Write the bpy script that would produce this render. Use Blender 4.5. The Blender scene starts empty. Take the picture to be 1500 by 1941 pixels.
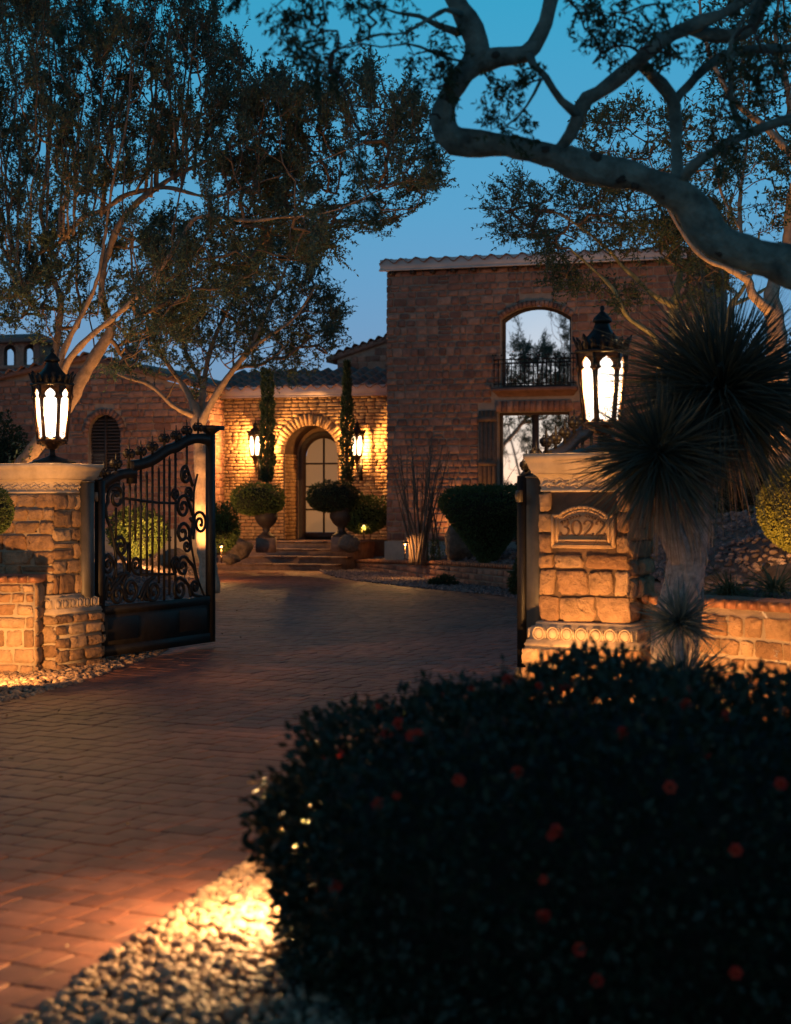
import bpy, math, random
import numpy as np
from mathutils import Matrix, Vector

R = math.radians
random.seed(11)
rng = np.random.default_rng(11)
scene = bpy.context.scene
COL = scene.collection

# ------------------------------------------------------------------ camera, sky, sun, exposure
FPX, HC, HY = 3125.0, 1.76, 945.0          # focal length in photo pixels, eye height, horizon row
cam_d = bpy.data.cameras.new('camera')
cam = bpy.data.objects.new('camera', cam_d)
COL.objects.link(cam)
cam.location = (0, 0, HC)
cam.rotation_euler = (math.pi / 2, 0, 0)
cam_d.sensor_fit = 'HORIZONTAL'
cam_d.sensor_width = 24.0
cam_d.lens = 50.0
cam_d.shift_y = -25.5 / 1500.0
cam_d.clip_start = 0.1
cam_d.clip_end = 2000
cam_d.dof.use_dof = True
cam_d.dof.focus_distance = 19.0
cam_d.dof.aperture_fstop = 2.0
scene.camera = cam

SUN_EL, SUN_ROT = 3.0, 205.0
world = bpy.data.worlds.new('World')
scene.world = world
world.use_nodes = True
nt = world.node_tree
bg = nt.nodes['Background']
sky = nt.nodes.new('ShaderNodeTexSky')
sky.sky_type = 'NISHITA'
sky.sun_disc = False
sky.sun_elevation = R(SUN_EL)
sky.sun_rotation = R(SUN_ROT)
sky.ozone_density = 5.0
sky.dust_density = 0.6
# the dusk sky: a dim Nishita sky with the sun just down behind the camera, plus the blue of the dusk by height
geo_w = nt.nodes.new('ShaderNodeTexCoord')
sep = nt.nodes.new('ShaderNodeSeparateXYZ')
nt.links.new(geo_w.outputs['Generated'], sep.inputs[0])
dusk = nt.nodes.new('ShaderNodeValToRGB')
nt.links.new(sep.outputs[2], dusk.inputs[0])
stops = [(0.0, (.088, .118, .200)), (.09, (.078, .128, .215)), (.17, (.046, .145, .22)), (.29, (.016, .155, .215)), (.48, (.008, .05, .075)), (1.0, (.004, .012, .018))]
while len(dusk.color_ramp.elements) < len(stops):
    dusk.color_ramp.elements.new(.5)
for e, (p_, c_) in zip(dusk.color_ramp.elements, stops):
    e.position = p_
    e.color = (*c_, 1)
dim = nt.nodes.new('ShaderNodeVectorMath'); dim.operation = 'SCALE'
dim.inputs['Scale'].default_value = 0.052
nt.links.new(sky.outputs[0], dim.inputs[0])
both = nt.nodes.new('ShaderNodeVectorMath'); both.operation = 'ADD'
nt.links.new(dim.outputs[0], both.inputs[0])
nt.links.new(dusk.outputs[0], both.inputs[1])
nt.links.new(both.outputs[0], bg.inputs[0])
bg.inputs[1].default_value = 1.0

sun_d = bpy.data.lights.new('sun', 'SUN')
sun_d.energy = 0.03
sun_d.angle = R(20)
sun_d.color = (1.0, 0.82, 0.7)
sun = bpy.data.objects.new('sun', sun_d)
COL.objects.link(sun)
sun.rotation_euler = (R(80), 0, R(-15))
scene.view_settings.view_transform = 'Standard'
scene.view_settings.look = 'None'
scene.view_settings.exposure = 0.9
scene.view_settings.gamma = 1.0
scene.cycles.use_denoising = True
scene.cycles.max_bounces = 6
scene.cycles.sample_clamp_indirect = 4.0
WARM = (1.0, 0.46, 0.13)

# ------------------------------------------------------------------ helpers
def P(px, py, Y):
    return np.array([(px - 750) / FPX * Y, Y, HC + (HY - py) / FPX * Y])

def G(px, py):
    Y = HC * FPX / (py - HY)
    return np.array([(px - 750) / FPX * Y, Y, 0.0])

def fill(me, V, blocks):
    V = np.ascontiguousarray(V, dtype=np.float32)
    me.vertices.add(len(V))
    me.vertices.foreach_set('co', V.ravel())
    loops = np.concatenate([np.asarray(b, dtype=np.int32).ravel() for b in blocks])
    tot = np.concatenate([np.full(len(b), np.asarray(b).shape[1], dtype=np.int32) for b in blocks])
    start = np.concatenate([[0], np.cumsum(tot)[:-1]]).astype(np.int32)
    me.loops.add(len(loops))
    me.loops.foreach_set('vertex_index', loops)
    me.polygons.add(len(tot))
    me.polygons.foreach_set('loop_start', start)
    me.update(calc_edges=True)
    me.validate()

class MB:
    def __init__(s):
        s.V, s.B, s.n = [], [], 0
    def add(s, v, blocks):
        v = np.asarray(v, float).reshape(-1, 3)
        s.V.append(v)
        for b in blocks:
            s.B.append(np.asarray(b, dtype=np.int64) + s.n)
        s.n += len(v)
        return s
    def box(s, x0, x1, y0, y1, z0, z1):
        v = [(x, y, z) for x in (x0, x1) for y in (y0, y1) for z in (z0, z1)]
        return s.add(v, [[(0, 1, 3, 2), (4, 6, 7, 5), (0, 4, 5, 1), (2, 3, 7, 6), (0, 2, 6, 4), (1, 5, 7, 3)]])
    def cbox(s, x0, x1, y0, y1, z0, z1, c):
        # box with chamfered top
        v = []
        for z, k in ((z0, 0), (z1 - c, 0), (z1, c)):
            v += [(x0 + k, y0 + k, z), (x1 - k, y0 + k, z), (x1 - k, y1 - k, z), (x0 + k, y1 - k, z)]
        f = [(i + 4 * r, (i + 1) % 4 + 4 * r, (i + 1) % 4 + 4 * r + 4, i + 4 * r + 4) for r in (0, 1) for i in range(4)]
        f += [(8, 9, 10, 11), (3, 2, 1, 0)]
        return s.add(v, [f])
    def prism(s, poly, y0, y1):
        n = len(poly)
        v = [(x, y0, z) for x, z in poly] + [(x, y1, z) for x, z in poly]
        sides = [(i, i + n, (i + 1) % n + n, (i + 1) % n) for i in range(n)]
        return s.add(v, [sides, [list(range(n))], [list(range(2 * n - 1, n - 1, -1))]])
    def rings(s, rings, closed=True, cap=True):
        k = len(rings[0])
        v = np.concatenate([np.asarray(r, float) for r in rings])
        f = []
        m = k if closed else k - 1
        for a in range(len(rings) - 1):
            for i in range(m):
                j = (i + 1) % k
                f.append((a * k + i, a * k + j, (a + 1) * k + j, (a + 1) * k + i))
        b = [f]
        if cap:
            b.append([list(range(k - 1, -1, -1))])
            b.append([[(len(rings) - 1) * k + i for i in range(k)]])
        return s.add(v, b)
    def lathe(s, prof, n, phase=0.0, c=(0, 0, 0)):
        rr = []
        for r, z in prof:
            a = phase + np.arange(n) * 2 * np.pi / n
            rr.append(np.stack([c[0] + r * np.cos(a), c[1] + r * np.sin(a), np.full(n, c[2] + z)], 1))
        return s.rings(rr)
    def tube(s, pts, rad, n=8, cap=True):
        pts = np.asarray(pts, float)
        k = len(pts)
        rad = np.broadcast_to(np.asarray(rad, float), (k,))
        T = np.gradient(pts, axis=0)
        T /= np.linalg.norm(T, axis=1)[:, None] + 1e-9
        u = np.cross(T[0], (0.13, 0.31, 0.94) if abs(T[0][2]) < .9 else (1, 0.1, 0))
        u /= np.linalg.norm(u)
        a = np.arange(n) * 2 * np.pi / n
        rr = []
        for i in range(k):
            u = u - T[i] * np.dot(u, T[i])
            u /= np.linalg.norm(u) + 1e-9
            w = np.cross(T[i], u)
            rr.append(pts[i] + rad[i] * (np.cos(a)[:, None] * u + np.sin(a)[:, None] * w))
        return s.rings(rr, True, cap)
    def mesh(s, name):
        me = bpy.data.meshes.new(name)
        fill(me, np.concatenate(s.V), s.B)
        return me
    def build(s, name, mat, parent=None, smooth=False, **kw):
        return obj(name, s.mesh(name), mat, parent, smooth, **kw)

def obj(name, me, mat=None, parent=None, smooth=False, loc=None, rotz=0.0, scale=None, kind=None):
    if mat is not None and not me.materials:
        me.materials.append(mat)
    if smooth:
        me.polygons.foreach_set('use_smooth', np.ones(len(me.polygons), dtype=bool))
    o = bpy.data.objects.new(name, me)
    COL.objects.link(o)
    if parent:
        o.parent = parent
    if loc is not None:
        o.location = loc
    o.rotation_euler = (0, 0, rotz)
    if scale is not None:
        o.scale = scale
    if kind:
        o['kind'] = kind
    return o

def tag(o, label=None, cat=None, group=None, kind=None):
    if label: o['label'] = label
    if cat: o['category'] = cat
    if group: o['group'] = group
    if kind: o['kind'] = kind
    return o

def thing(name, label, cat, loc=(0, 0, 0), rotz=0.0, group=None):
    o = bpy.data.objects.new(name, None)
    o.empty_display_size = 0.2
    COL.objects.link(o)
    o.location = loc
    o.rotation_euler = (0, 0, rotz)
    return tag(o, label, cat, group)

def copy_tree(o, parent=None):
    c = o.copy()
    COL.objects.link(c)
    c.parent = parent
    for ch in list(o.children):
        copy_tree(ch, c)
    return c

def smooth_path(pts, n):
    # Catmull-Rom through control points, n samples per span
    pts = np.asarray(pts, float)
    p = np.vstack([2 * pts[0] - pts[1], pts, 2 * pts[-1] - pts[-2]])
    out = []
    for i in range(1, len(p) - 2):
        t = np.linspace(0, 1, n, endpoint=False)[:, None]
        a, b, c, d = p[i - 1], p[i], p[i + 1], p[i + 2]
        out.append(0.5 * ((2 * b) + (-a + c) * t + (2 * a - 5 * b + 4 * c - d) * t ** 2 + (-a + 3 * b - 3 * c + d) * t ** 3))
    out.append(pts[-1:])
    return np.concatenate(out)

def point_light(name, loc, energy, color=WARM, size=0.03, parent=None):
    d = bpy.data.lights.new(name, 'POINT')
    d.energy = energy
    d.color = color
    d.shadow_soft_size = size
    o = bpy.data.objects.new(name, d)
    COL.objects.link(o)
    o.location = loc
    if parent: o.parent = parent
    return o

def spot_light(name, loc, target, energy, angle=80, blend=0.6, color=WARM, size=0.03, parent=None):
    d = bpy.data.lights.new(name, 'SPOT')
    d.energy = energy
    d.color = color
    d.spot_size = R(angle)
    d.spot_blend = blend
    d.shadow_soft_size = size
    o = bpy.data.objects.new(name, d)
    COL.objects.link(o)
    o.location = loc
    o.rotation_euler = (Vector(target) - Vector(loc)).to_track_quat('-Z', 'Y').to_euler()
    if parent: o.parent = parent
    return o

# ------------------------------------------------------------------ materials
def new_mat(name):
    m = bpy.data.materials.new(name)
    m.use_nodes = True
    t = m.node_tree
    return m, t, t.nodes['Principled BSDF']

def rnd_node(t):
    oi = t.nodes.new('ShaderNodeObjectInfo')
    ge = t.nodes.new('ShaderNodeNewGeometry')
    a = t.nodes.new('ShaderNodeMath'); a.operation = 'ADD'
    f = t.nodes.new('ShaderNodeMath'); f.operation = 'FRACT'
    t.links.new(oi.outputs['Random'], a.inputs[0])
    t.links.new(ge.outputs['Random Per Island'], a.inputs[1])
    t.links.new(a.outputs[0], f.inputs[0])
    return f.outputs[0]

def ramp(t, src, cols):
    r = t.nodes.new('ShaderNodeValToRGB')
    el = r.color_ramp.elements
    while len(el) < len(cols):
        el.new(0.5)
    for i, c in enumerate(cols):
        el[i].position = i / max(1, len(cols) - 1)
        el[i].color = (*c, 1)
    t.links.new(src, r.inputs[0])
    return r.outputs[0]

def noise(t, scale, detail=4, rough=0.6, coord='Object'):
    tc = t.nodes.new('ShaderNodeTexCoord')
    n = t.nodes.new('ShaderNodeTexNoise')
    n.inputs['Scale'].default_value = scale
    n.inputs['Detail'].default_value = detail
    n.inputs['Roughness'].default_value = rough
    if coord == 'World':
        g = t.nodes.new('ShaderNodeNewGeometry')
        t.links.new(g.outputs['Position'], n.inputs['Vector'])
    else:
        t.links.new(tc.outputs[coord], n.inputs['Vector'])
    return n.outputs['Fac']

def mul_noise(t, col, nz, lo, hi):
    mr = t.nodes.new('ShaderNodeMapRange')
    mr.inputs[1].default_value = 0.3
    mr.inputs[2].default_value = 0.7
    mr.inputs[3].default_value = lo
    mr.inputs[4].default_value = hi
    t.links.new(nz, mr.inputs[0])
    mx = t.nodes.new('ShaderNodeMix')
    mx.data_type = 'RGBA'
    mx.blend_type = 'MULTIPLY'
    mx.inputs[0].default_value = 1.0
    t.links.new(col, mx.inputs[6])
    t.links.new(mr.outputs[0], mx.inputs[7])
    return mx.outputs[2]

def bump(t, b, src, strength, dist):
    n = t.nodes.new('ShaderNodeBump')
    n.inputs['Strength'].default_value = strength
    n.inputs['Distance'].default_value = dist
    t.links.new(src, n.inputs['Height'])
    t.links.new(n.outputs[0], b.inputs['Normal'])

def varied(name, cols, rough=0.85, nscale=6.0, lo=0.65, hi=1.25, bs=0.5, bd=0.02, bscale=25.0, coord='World', metallic=0.0, spec=0.3):
    m, t, b = new_mat(name)
    c = ramp(t, rnd_node(t), cols)
    c = mul_noise(t, c, noise(t, nscale, 5, 0.65, coord), lo, hi)
    t.links.new(c, b.inputs['Base Color'])
    b.inputs['Roughness'].default_value = rough
    b.inputs['Metallic'].default_value = metallic
    b.inputs['Specular IOR Level'].default_value = spec
    if bs:
        bump(t, b, noise(t, bscale, 6, 0.7, coord), bs, bd)
    return m

def leaf_mat(name, cols, trans=0.3, rough=0.6):
    m, t, b = new_mat(name)
    c = ramp(t, rnd_node(t), cols)
    t.links.new(c, b.inputs['Base Color'])
    b.inputs['Roughness'].default_value = rough
    b.inputs['Specular IOR Level'].default_value = 0.25
    tr = t.nodes.new('ShaderNodeBsdfTranslucent')
    t.links.new(c, tr.inputs[0])
    mx = t.nodes.new('ShaderNodeMixShader')
    mx.inputs[0].default_value = trans
    t.links.new(b.outputs[0], mx.inputs[1])
    t.links.new(tr.outputs[0], mx.inputs[2])
    t.links.new(mx.outputs[0], t.nodes['Material Output'].inputs[0])
    return m

def emit_mat(name, col, strength):
    m, t, b = new_mat(name)
    b.inputs['Base Color'].default_value = (0.8, 0.78, 0.72, 1)
    b.inputs['Emission Color'].default_value = (*col, 1)
    b.inputs['Emission Strength'].default_value = strength
    b.inputs['Roughness'].default_value = 0.4
    return m

M = {}
M['stone'] = varied('pillar_stone', [(.20, .105, .055), (.33, .20, .11), (.25, .13, .065), (.38, .25, .15), (.29, .16, .085)], bs=1.0, bd=0.05, nscale=6, bscale=16, lo=.55, hi=1.3)
M['tower_stone'] = varied('house_stone', [(.18, .08, .055), (.28, .132, .088), (.21, .092, .064), (.34, .175, .12), (.24, .11, .078), (.14, .068, .052)], bs=0.9, bd=0.03, nscale=5, bscale=18)
M['brick'] = varied('entry_brick', [(.28, .155, .075), (.38, .225, .105), (.33, .18, .085), (.42, .26, .13)], bs=0.8, bd=0.02, nscale=8, bscale=30)
M['capbrick'] = varied('cap_brick', [(.24, .10, .06), (.30, .14, .08), (.20, .08, .05)], bs=0.5, bd=0.01, nscale=12, bscale=60)
M['mortar'] = varied('mortar', [(.34, .26, .18), (.34, .26, .18)], nscale=9, lo=.8, hi=1.1, bs=.6, bd=.01, bscale=70)
M['mortar_dark'] = varied('house_mortar', [(.27, .19, .145), (.27, .19, .145)], nscale=6, lo=.75, hi=1.1, bs=.5, bd=.01, bscale=60)
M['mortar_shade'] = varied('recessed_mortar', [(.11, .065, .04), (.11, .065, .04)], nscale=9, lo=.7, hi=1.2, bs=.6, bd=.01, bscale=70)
M['cast'] = varied('cast_stone', [(.50, .38, .27), (.50, .38, .27)], nscale=5, lo=.72, hi=1.12, bs=.25, bd=.01, bscale=60)
M['cast_base'] = varied('dimmed_cast_stone', [(.37, .275, .195), (.37, .275, .195)], nscale=7, lo=.6, hi=1.15, bs=.35, bd=.01, bscale=50)  # cast stone darkened in colour to hold down the spotlight's glare
M['plinth'] = varied('plinth_render', [(.24, .20, .17), (.24, .20, .17)], nscale=5, lo=.8, hi=1.1, bs=.2, bd=.01)
M['fascia'] = varied('painted_fascia', [(.52, .40, .36), (.52, .40, .36)], nscale=3, lo=.85, hi=1.08, bs=.1, bd=.005, rough=.6)
M['tile'] = varied('clay_tile', [(.17, .085, .065), (.25, .13, .095), (.13, .07, .058), (.30, .17, .13)], nscale=7, bs=.4, bd=.01, rough=.75)
M['iron'] = varied('wrought_iron', [(.010, .008, .007), (.010, .008, .007)], nscale=12, lo=.6, hi=1.5, bs=.3, bd=.004, bscale=60, rough=.5, metallic=.0, spec=.22)
M['post'] = varied('steel_post_paint', [(.085, .07, .055), (.085, .07, .055)], nscale=8, lo=.8, hi=1.2, bs=.15, bd=.004, rough=.5, metallic=.3)
M['bronze'] = varied('lantern_bronze', [(.06, .033, .02), (.06, .033, .02)], nscale=20, lo=.6, hi=1.4, bs=.3, bd=.004, rough=.45, metallic=.6)
M['paver'] = varied('clay_paver', [(.14, .050, .030), (.215, .080, .047), (.165, .060, .037), (.245, .096, .057), (.10, .040, .028)], nscale=9, lo=.7, hi=1.25, bs=.35, bd=.008, bscale=90, rough=.62, spec=.4)
_t = M['paver'].node_tree
_b = _t.nodes['Principled BSDF']
_src = _b.inputs['Base Color'].links[0].from_socket
_t.links.new(mul_noise(_t, _src, noise(_t, .55, 4, .6, 'World'), .55, 1.25), _b.inputs['Base Color'])
M['joint'] = varied('joint_sand', [(.022, .013, .011), (.022, .013, .011)], nscale=20, bs=.4, bd=.01)
M['pebble'] = varied('river_pebble', [(.26, .165, .10), (.18, .11, .072), (.35, .235, .15), (.10, .068, .055), (.30, .19, .12)], nscale=30, bs=.2, bd=.004, bscale=120, rough=.7)
M['pebble_dark'] = varied('crushed_gravel', [(.12, .085, .085), (.20, .14, .13), (.08, .06, .065), (.26, .19, .17)], nscale=20, bs=.2, bd=.004, rough=.8)
M['soil'] = varied('gravel_soil', [(.09, .06, .05), (.09, .06, .05)], nscale=30, lo=.4, hi=1.5, bs=.8, bd=.02, bscale=80)
M['ground'] = varied('desert_ground', [(.10, .075, .06), (.10, .075, .06)], nscale=2, lo=.7, hi=1.2, bs=.6, bd=.02)
M['boulder'] = varied('boulder', [(.12, .082, .06), (.16, .11, .08)], nscale=7, lo=.45, hi=1.3, bs=1.0, bd=.08, bscale=12)
M['bark'] = varied('pale_bark', [(.25, .17, .125), (.25, .17, .125)], nscale=14, lo=.55, hi=1.25, bs=.7, bd=.012, bscale=45)
M['bark_warm'] = varied('tan_bark', [(.36, .25, .18), (.36, .25, .18)], nscale=12, lo=.6, hi=1.2, bs=.6, bd=.012, bscale=40)
M['bark_green'] = varied('green_bark', [(.15, .20, .175), (.15, .20, .175)], nscale=9, lo=.3, hi=1.35, bs=1.0, bd=.035, bscale=26, rough=.8)
M['twig'] = varied('twig', [(.10, .065, .045), (.15, .10, .07)], nscale=10, bs=0)
M['twig_dark'] = varied('dark_twig', [(.045, .035, .03), (.07, .05, .04)], nscale=10, bs=0)
M['yucca_trunk'] = varied('yucca_trunk', [(.34, .28, .26), (.34, .28, .26)], nscale=20, lo=.5, hi=1.2, bs=.8, bd=.02, bscale=40)
M['leaf_tree'] = leaf_mat('small_leaf', [(.036, .068, .050), (.058, .096, .070), (.078, .116, .080), (.046, .080, .060)])
M['leaf_dark'] = leaf_mat('dark_leaf', [(.018, .038, .02), (.03, .055, .028), (.04, .06, .03)])
M['leaf_olive'] = leaf_mat('olive_leaf', [(.038, .064, .036), (.058, .088, .05), (.076, .104, .06)])
M['leaf_shrub'] = leaf_mat('shrub_leaf', [(.045, .07, .018), (.07, .10, .026), (.10, .12, .035)])
M['leaf_hedge'] = leaf_mat('hedge_leaf', [(.018, .03, .014), (.03, .046, .02), (.042, .056, .026)])
M['leaf_topiary'] = leaf_mat('topiary_leaf', [(.03, .055, .02), (.05, .08, .03), (.066, .095, .036)])
M['leaf_gold'] = leaf_mat('golden_leaf', [(.12, .12, .022), (.18, .17, .03), (.10, .11, .024)])
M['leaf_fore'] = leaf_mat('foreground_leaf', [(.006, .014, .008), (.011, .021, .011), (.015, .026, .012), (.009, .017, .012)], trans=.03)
M['yucca_leaf'] = leaf_mat('yucca_blade', [(.032, .045, .038), (.052, .066, .054), (.042, .054, .044), (.07, .075, .058)], trans=.1, rough=.5)
M['yucca_dead'] = leaf_mat('dry_yucca_blade', [(.16, .10, .06), (.22, .14, .09), (.12, .08, .05)], trans=.1)
M['grass'] = leaf_mat('grass_blade', [(.06, .075, .035), (.10, .11, .05), (.14, .13, .07)], trans=.2)
M['flower'] = leaf_mat('red_petal', [(.42, .02, .014), (.52, .05, .018), (.36, .014, .016)], trans=.25)
M['core'] = varied('dark_core', [(.006, .007, .004), (.006, .007, .004)], nscale=20, bs=0)  # near-black solid body: shade inside the foliage put into the colour
M['wood_dark'] = varied('stained_wood', [(.035, .02, .014), (.045, .026, .018)], nscale=9, bs=.3, bd=.005, rough=.5)
M['shutter'] = varied('brown_shutter', [(.10, .055, .035), (.13, .07, .045)], nscale=9, bs=.3, bd=.005, rough=.6)
M['step'] = varied('step_stone', [(.16, .095, .07), (.20, .12, .09), (.14, .085, .065)], nscale=8, bs=.4, bd=.01, rough=.7)
M['fixture'] = varied('fixture_bronze', [(.12, .075, .045), (.12, .075, .045)], nscale=20, bs=.1, bd=.002, rough=.4, metallic=.7)
def lit_pane(name, col, strength, clear):
    m = emit_mat(name, col, strength)
    t = m.node_tree
    t.nodes['Principled BSDF'].inputs['Base Color'].default_value = (.01, .01, .01, 1)
    tr = t.nodes.new('ShaderNodeBsdfTransparent')
    mx = t.nodes.new('ShaderNodeMixShader')
    mx.inputs[0].default_value = clear
    t.links.new(t.nodes['Principled BSDF'].outputs[0], mx.inputs[1])
    t.links.new(tr.outputs[0], mx.inputs[2])
    t.links.new(mx.outputs[0], t.nodes['Material Output'].inputs[0])
    return m
M['lamp_glass'] = lit_pane('lit_lantern_glass', (1.0, 0.90, 0.76), 1.5, .25)
M['sconce_glass'] = lit_pane('lit_sconce_glass', (1.0, 0.78, 0.45), 2.6, .4)
M['bulb'] = emit_mat('path_lamp_lens', (1.0, 0.62, 0.28), 1.5)
M['slit'] = emit_mat('lit_room_behind_shutter', (1.0, 0.75, 0.6), 1.6)
M['dark_backing'] = varied('dark_room', [(.01, .009, .009), (.01, .009, .009)], bs=0)  # near-black sheet: darkness of the unlit interior put into the colour

M['bark_scar'] = varied('bark_scar', [(.03, .032, .028), (.05, .045, .036)], nscale=30, bs=.8, bd=.02, bscale=50)
M['silver'] = varied('silvery_stem', [(.42, .38, .36), (.30, .27, .26)], nscale=20, bs=.2, bd=.004)
M['yucca_blue'] = leaf_mat('blue_yucca_blade', [(.07, .10, .10), (.10, .13, .12), (.055, .08, .08)], trans=.12, rough=.5)
M['bark_olive'] = varied('olive_bark', [(.30, .26, .13), (.30, .26, .13)], nscale=12, lo=.6, hi=1.2, bs=.6, bd=.012, bscale=40)

def glass_mat():
    m, t, b = new_mat('reflective_window_glass')
    b.inputs['Base Color'].default_value = (.88, .91, .94, 1)
    b.inputs['Metallic'].default_value = 1.0
    b.inputs['Roughness'].default_value = 0.02
    bump(t, b, noise(t, 1.3, 1, .4, 'World'), .05, .02)
    return m
M['glass'] = glass_mat()

def door_glass():
    m, t, b = new_mat('textured_door_glass')
    b.inputs['Base Color'].default_value = (.20, .14, .09, 1)
    b.inputs['Roughness'].default_value = .38
    b.inputs['Specular IOR Level'].default_value = .25
    b.inputs['Emission Color'].default_value = (1.0, .50, .20, 1)
    b.inputs['Emission Strength'].default_value = .085  # faint glow put into the panes for the lit interior
    bump(t, b, noise(t, 60, 2, .5, 'World'), .5, .01)
    return m
M['door_glass'] = door_glass()

# ------------------------------------------------------------------ stones, bricks and other loose pieces
def stone_lib(n, nx, nz, seed, jit=.05, dome=.5, edge=.45, shear=.03, tl=.12):
    r = np.random.default_rng(seed)
    out = []
    for _ in range(n):
        gx, gz = np.meshgrid(np.linspace(-.5, .5, nx + 1), np.linspace(-.5, .5, nz + 1))
        ex = 1 - (2 * np.abs(gx)) ** 4
        ez = 1 - (2 * np.abs(gz)) ** 4
        x = gx + r.normal(0, jit * .5, gx.shape)
        z = gz + r.normal(0, jit * .5, gx.shape)
        # round the corners
        cr = np.clip((np.abs(gx) + np.abs(gz) - .82) / .18, 0, 1)
        x *= 1 - .07 * cr
        z *= 1 - .09 * cr
        x = np.clip(x, -.5, .5); z = np.clip(z, -.5, .5)
        y = -(edge + (1 - edge) * (dome * ex * ez + (1 - dome) * r.uniform(.35, 1, gx.shape) * np.minimum(ex, ez) ** .5))
        tilt = r.normal(0, tl); tilt2 = r.normal(0, tl)
        y += tilt * gx + tilt2 * gz
        k1, k2, k3 = r.normal(0, shear, 3)
        x, z = x + k1 * z + k3 * z * gx, z + k2 * x * .6
        x = np.clip(x, -.52, .52); z = np.clip(z, -.53, .53)
        V = np.stack([x, y, z], -1).reshape(-1, 3)
        idx = np.arange((nx + 1) * (nz + 1)).reshape(nz + 1, nx + 1)
        q = np.stack([idx[:-1, :-1], idx[:-1, 1:], idx[1:, 1:], idx[1:, :-1]], -1).reshape(-1, 4)
        ring = np.concatenate([idx[0, :-1], idx[:-1, -1], idx[-1, :0:-1], idx[:0:-1, 0]])
        B = V[ring].copy(); B[:, 1] = .25
        k = len(ring); o = len(V)
        i = np.arange(k); j = (i + 1) % k
        sk = np.stack([ring[j], ring[i], o + i, o + j], -1)
        out.append((np.concatenate([V, B]), np.concatenate([q, sk])))
    return out

class Lib:
    def __init__(s, name, geo, mat):
        s.geo, s.mat, s.me = geo, mat, []
        for v, q in geo:
            me = bpy.data.meshes.new(name)
            fill(me, v, [q])
            me.materials.append(mat)
            s.me.append(me)

def place(lib, items, parent, name, rest_name=None, nsep=300, weight=None):
    """items: (x,y,z,rotz,sx,sy,sz). The nsep that show largest become objects, the rest one part."""
    if weight is None:
        weight = [it[4] * it[6] for it in items]
    order = np.argsort(-np.asarray(weight))
    rest = MB()
    for rank, i in enumerate(order):
        x, y, z, rz, sx, sy, sz = items[i]
        k = int(rng.integers(len(lib.geo)))
        if rank < nsep:
            o = bpy.data.objects.new(name, lib.me[k])
            COL.objects.link(o)
            o.parent = parent
            o.location = (x, y, z)
            o.rotation_euler = (0, 0, rz)
            o.scale = (sx, sy, sz)
        else:
            v, q = lib.geo[k]
            v = v * (sx, sy, sz)
            c, s_ = math.cos(rz), math.sin(rz)
            v = np.stack([v[:, 0] * c - v[:, 1] * s_ + x, v[:, 0] * s_ + v[:, 1] * c + y, v[:, 2] + z], 1)
            rest.add(v, [q])
    if rest.n:
        rest.build(rest_name or name + '_field', lib.mat, parent, kind='stuff')

def courses(x0, x1, z0, z1, hr, wr, blocked=None, seed=0):
    r = random.Random(seed)
    out = []
    z = z0
    while z < z1 - .02:
        h = r.uniform(*hr)
        if z + h > z1 - hr[0] * .6:
            h = z1 - z
        spans = [(x0, x1)]
        for a, b in (blocked(z, z + h) if blocked else []):
            ns = []
            for s, e in spans:
                if b <= s or a >= e: ns.append((s, e)); continue
                if a > s: ns.append((s, a))
                if b < e: ns.append((b, e))
            spans = ns
        for s, e in spans:
            x = s - 0
            first = True
            while x < e - .01:
                w = r.uniform(*wr) * (r.uniform(.4, 1) if first else 1)
                first = False
                if x + w > e - wr[0] * .6:
                    w = e - x
                if w > .03:
                    if h > .15 and w > .2 and r.random() < .10:
                        q = r.uniform(.4, .6) * h
                        out.append((x, x + w, z, z + q)); out.append((x, x + w, z + q, z + h))
                    elif h > .13 and w > .3 and r.random() < .3:
                        q = r.uniform(.35, .65) * w
                        out.append((x, x + q, z, z + h)); out.append((x + q, x + w, z, z + h))
                    else:
                        out.append((x, x + w, z, z + h))
                x += w
        z += h
    return out

STONE_HI = Lib('stone', stone_lib(18, 8, 6, 3, jit=.08, dome=.12, edge=.5, shear=.09), M['stone'])
STONE_T = Lib('stone', stone_lib(16, 5, 4, 4, jit=.05, dome=.2, edge=.7, shear=.02, tl=.05), M['tower_stone'])
STONE_W = Lib('stone', stone_lib(14, 6, 5, 5, jit=.08, dome=.35, edge=.4, shear=.08), M['stone'])
BRICK_E = Lib('brick', stone_lib(10, 3, 2, 6, jit=.08, dome=.3, edge=.6), M['brick'])
BRICK_C = Lib('brick', stone_lib(6, 3, 3, 7, jit=.05, dome=.3, edge=.7), M['capbrick'])

def rects_to_items(rects, y=0.0, depth=.05, gap=.012, rotz=0.0, origin=(0, 0)):
    c, s = math.cos(rotz), math.sin(rotz)
    out = []
    for x0, x1, z0, z1 in rects:
        cx, cz = (x0 + x1) / 2, (z0 + z1) / 2
        d = depth * rng.uniform(.75, 1.3)
        out.append((origin[0] + cx * c - y * s, origin[1] + cx * s + y * c, cz, rotz, max(.02, x1 - x0 - gap * rng.uniform(.5, 1.8)), d, max(.02, z1 - z0 - gap * rng.uniform(.5, 1.9))))
    return out

# ------------------------------------------------------------------ ground, driveway, gravel
def inside(poly, X, Y):
    poly = np.asarray(poly)
    r = np.zeros(X.shape, bool)
    j = len(poly) - 1
    for i in range(len(poly)):
        xi, yi = poly[i]; xj, yj = poly[j]
        c = ((yi > Y) != (yj > Y)) & (X < (xj - xi) * (Y - yi) / (yj - yi + 1e-12) + xi)
        r ^= c
        j = i
    return r

TH = R(27.0)
GV = np.array([math.cos(TH), -math.sin(TH)])       # along the gate line, to the right
PV = np.array([math.sin(TH), math.cos(TH)])        # through the gate, into the grounds

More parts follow.
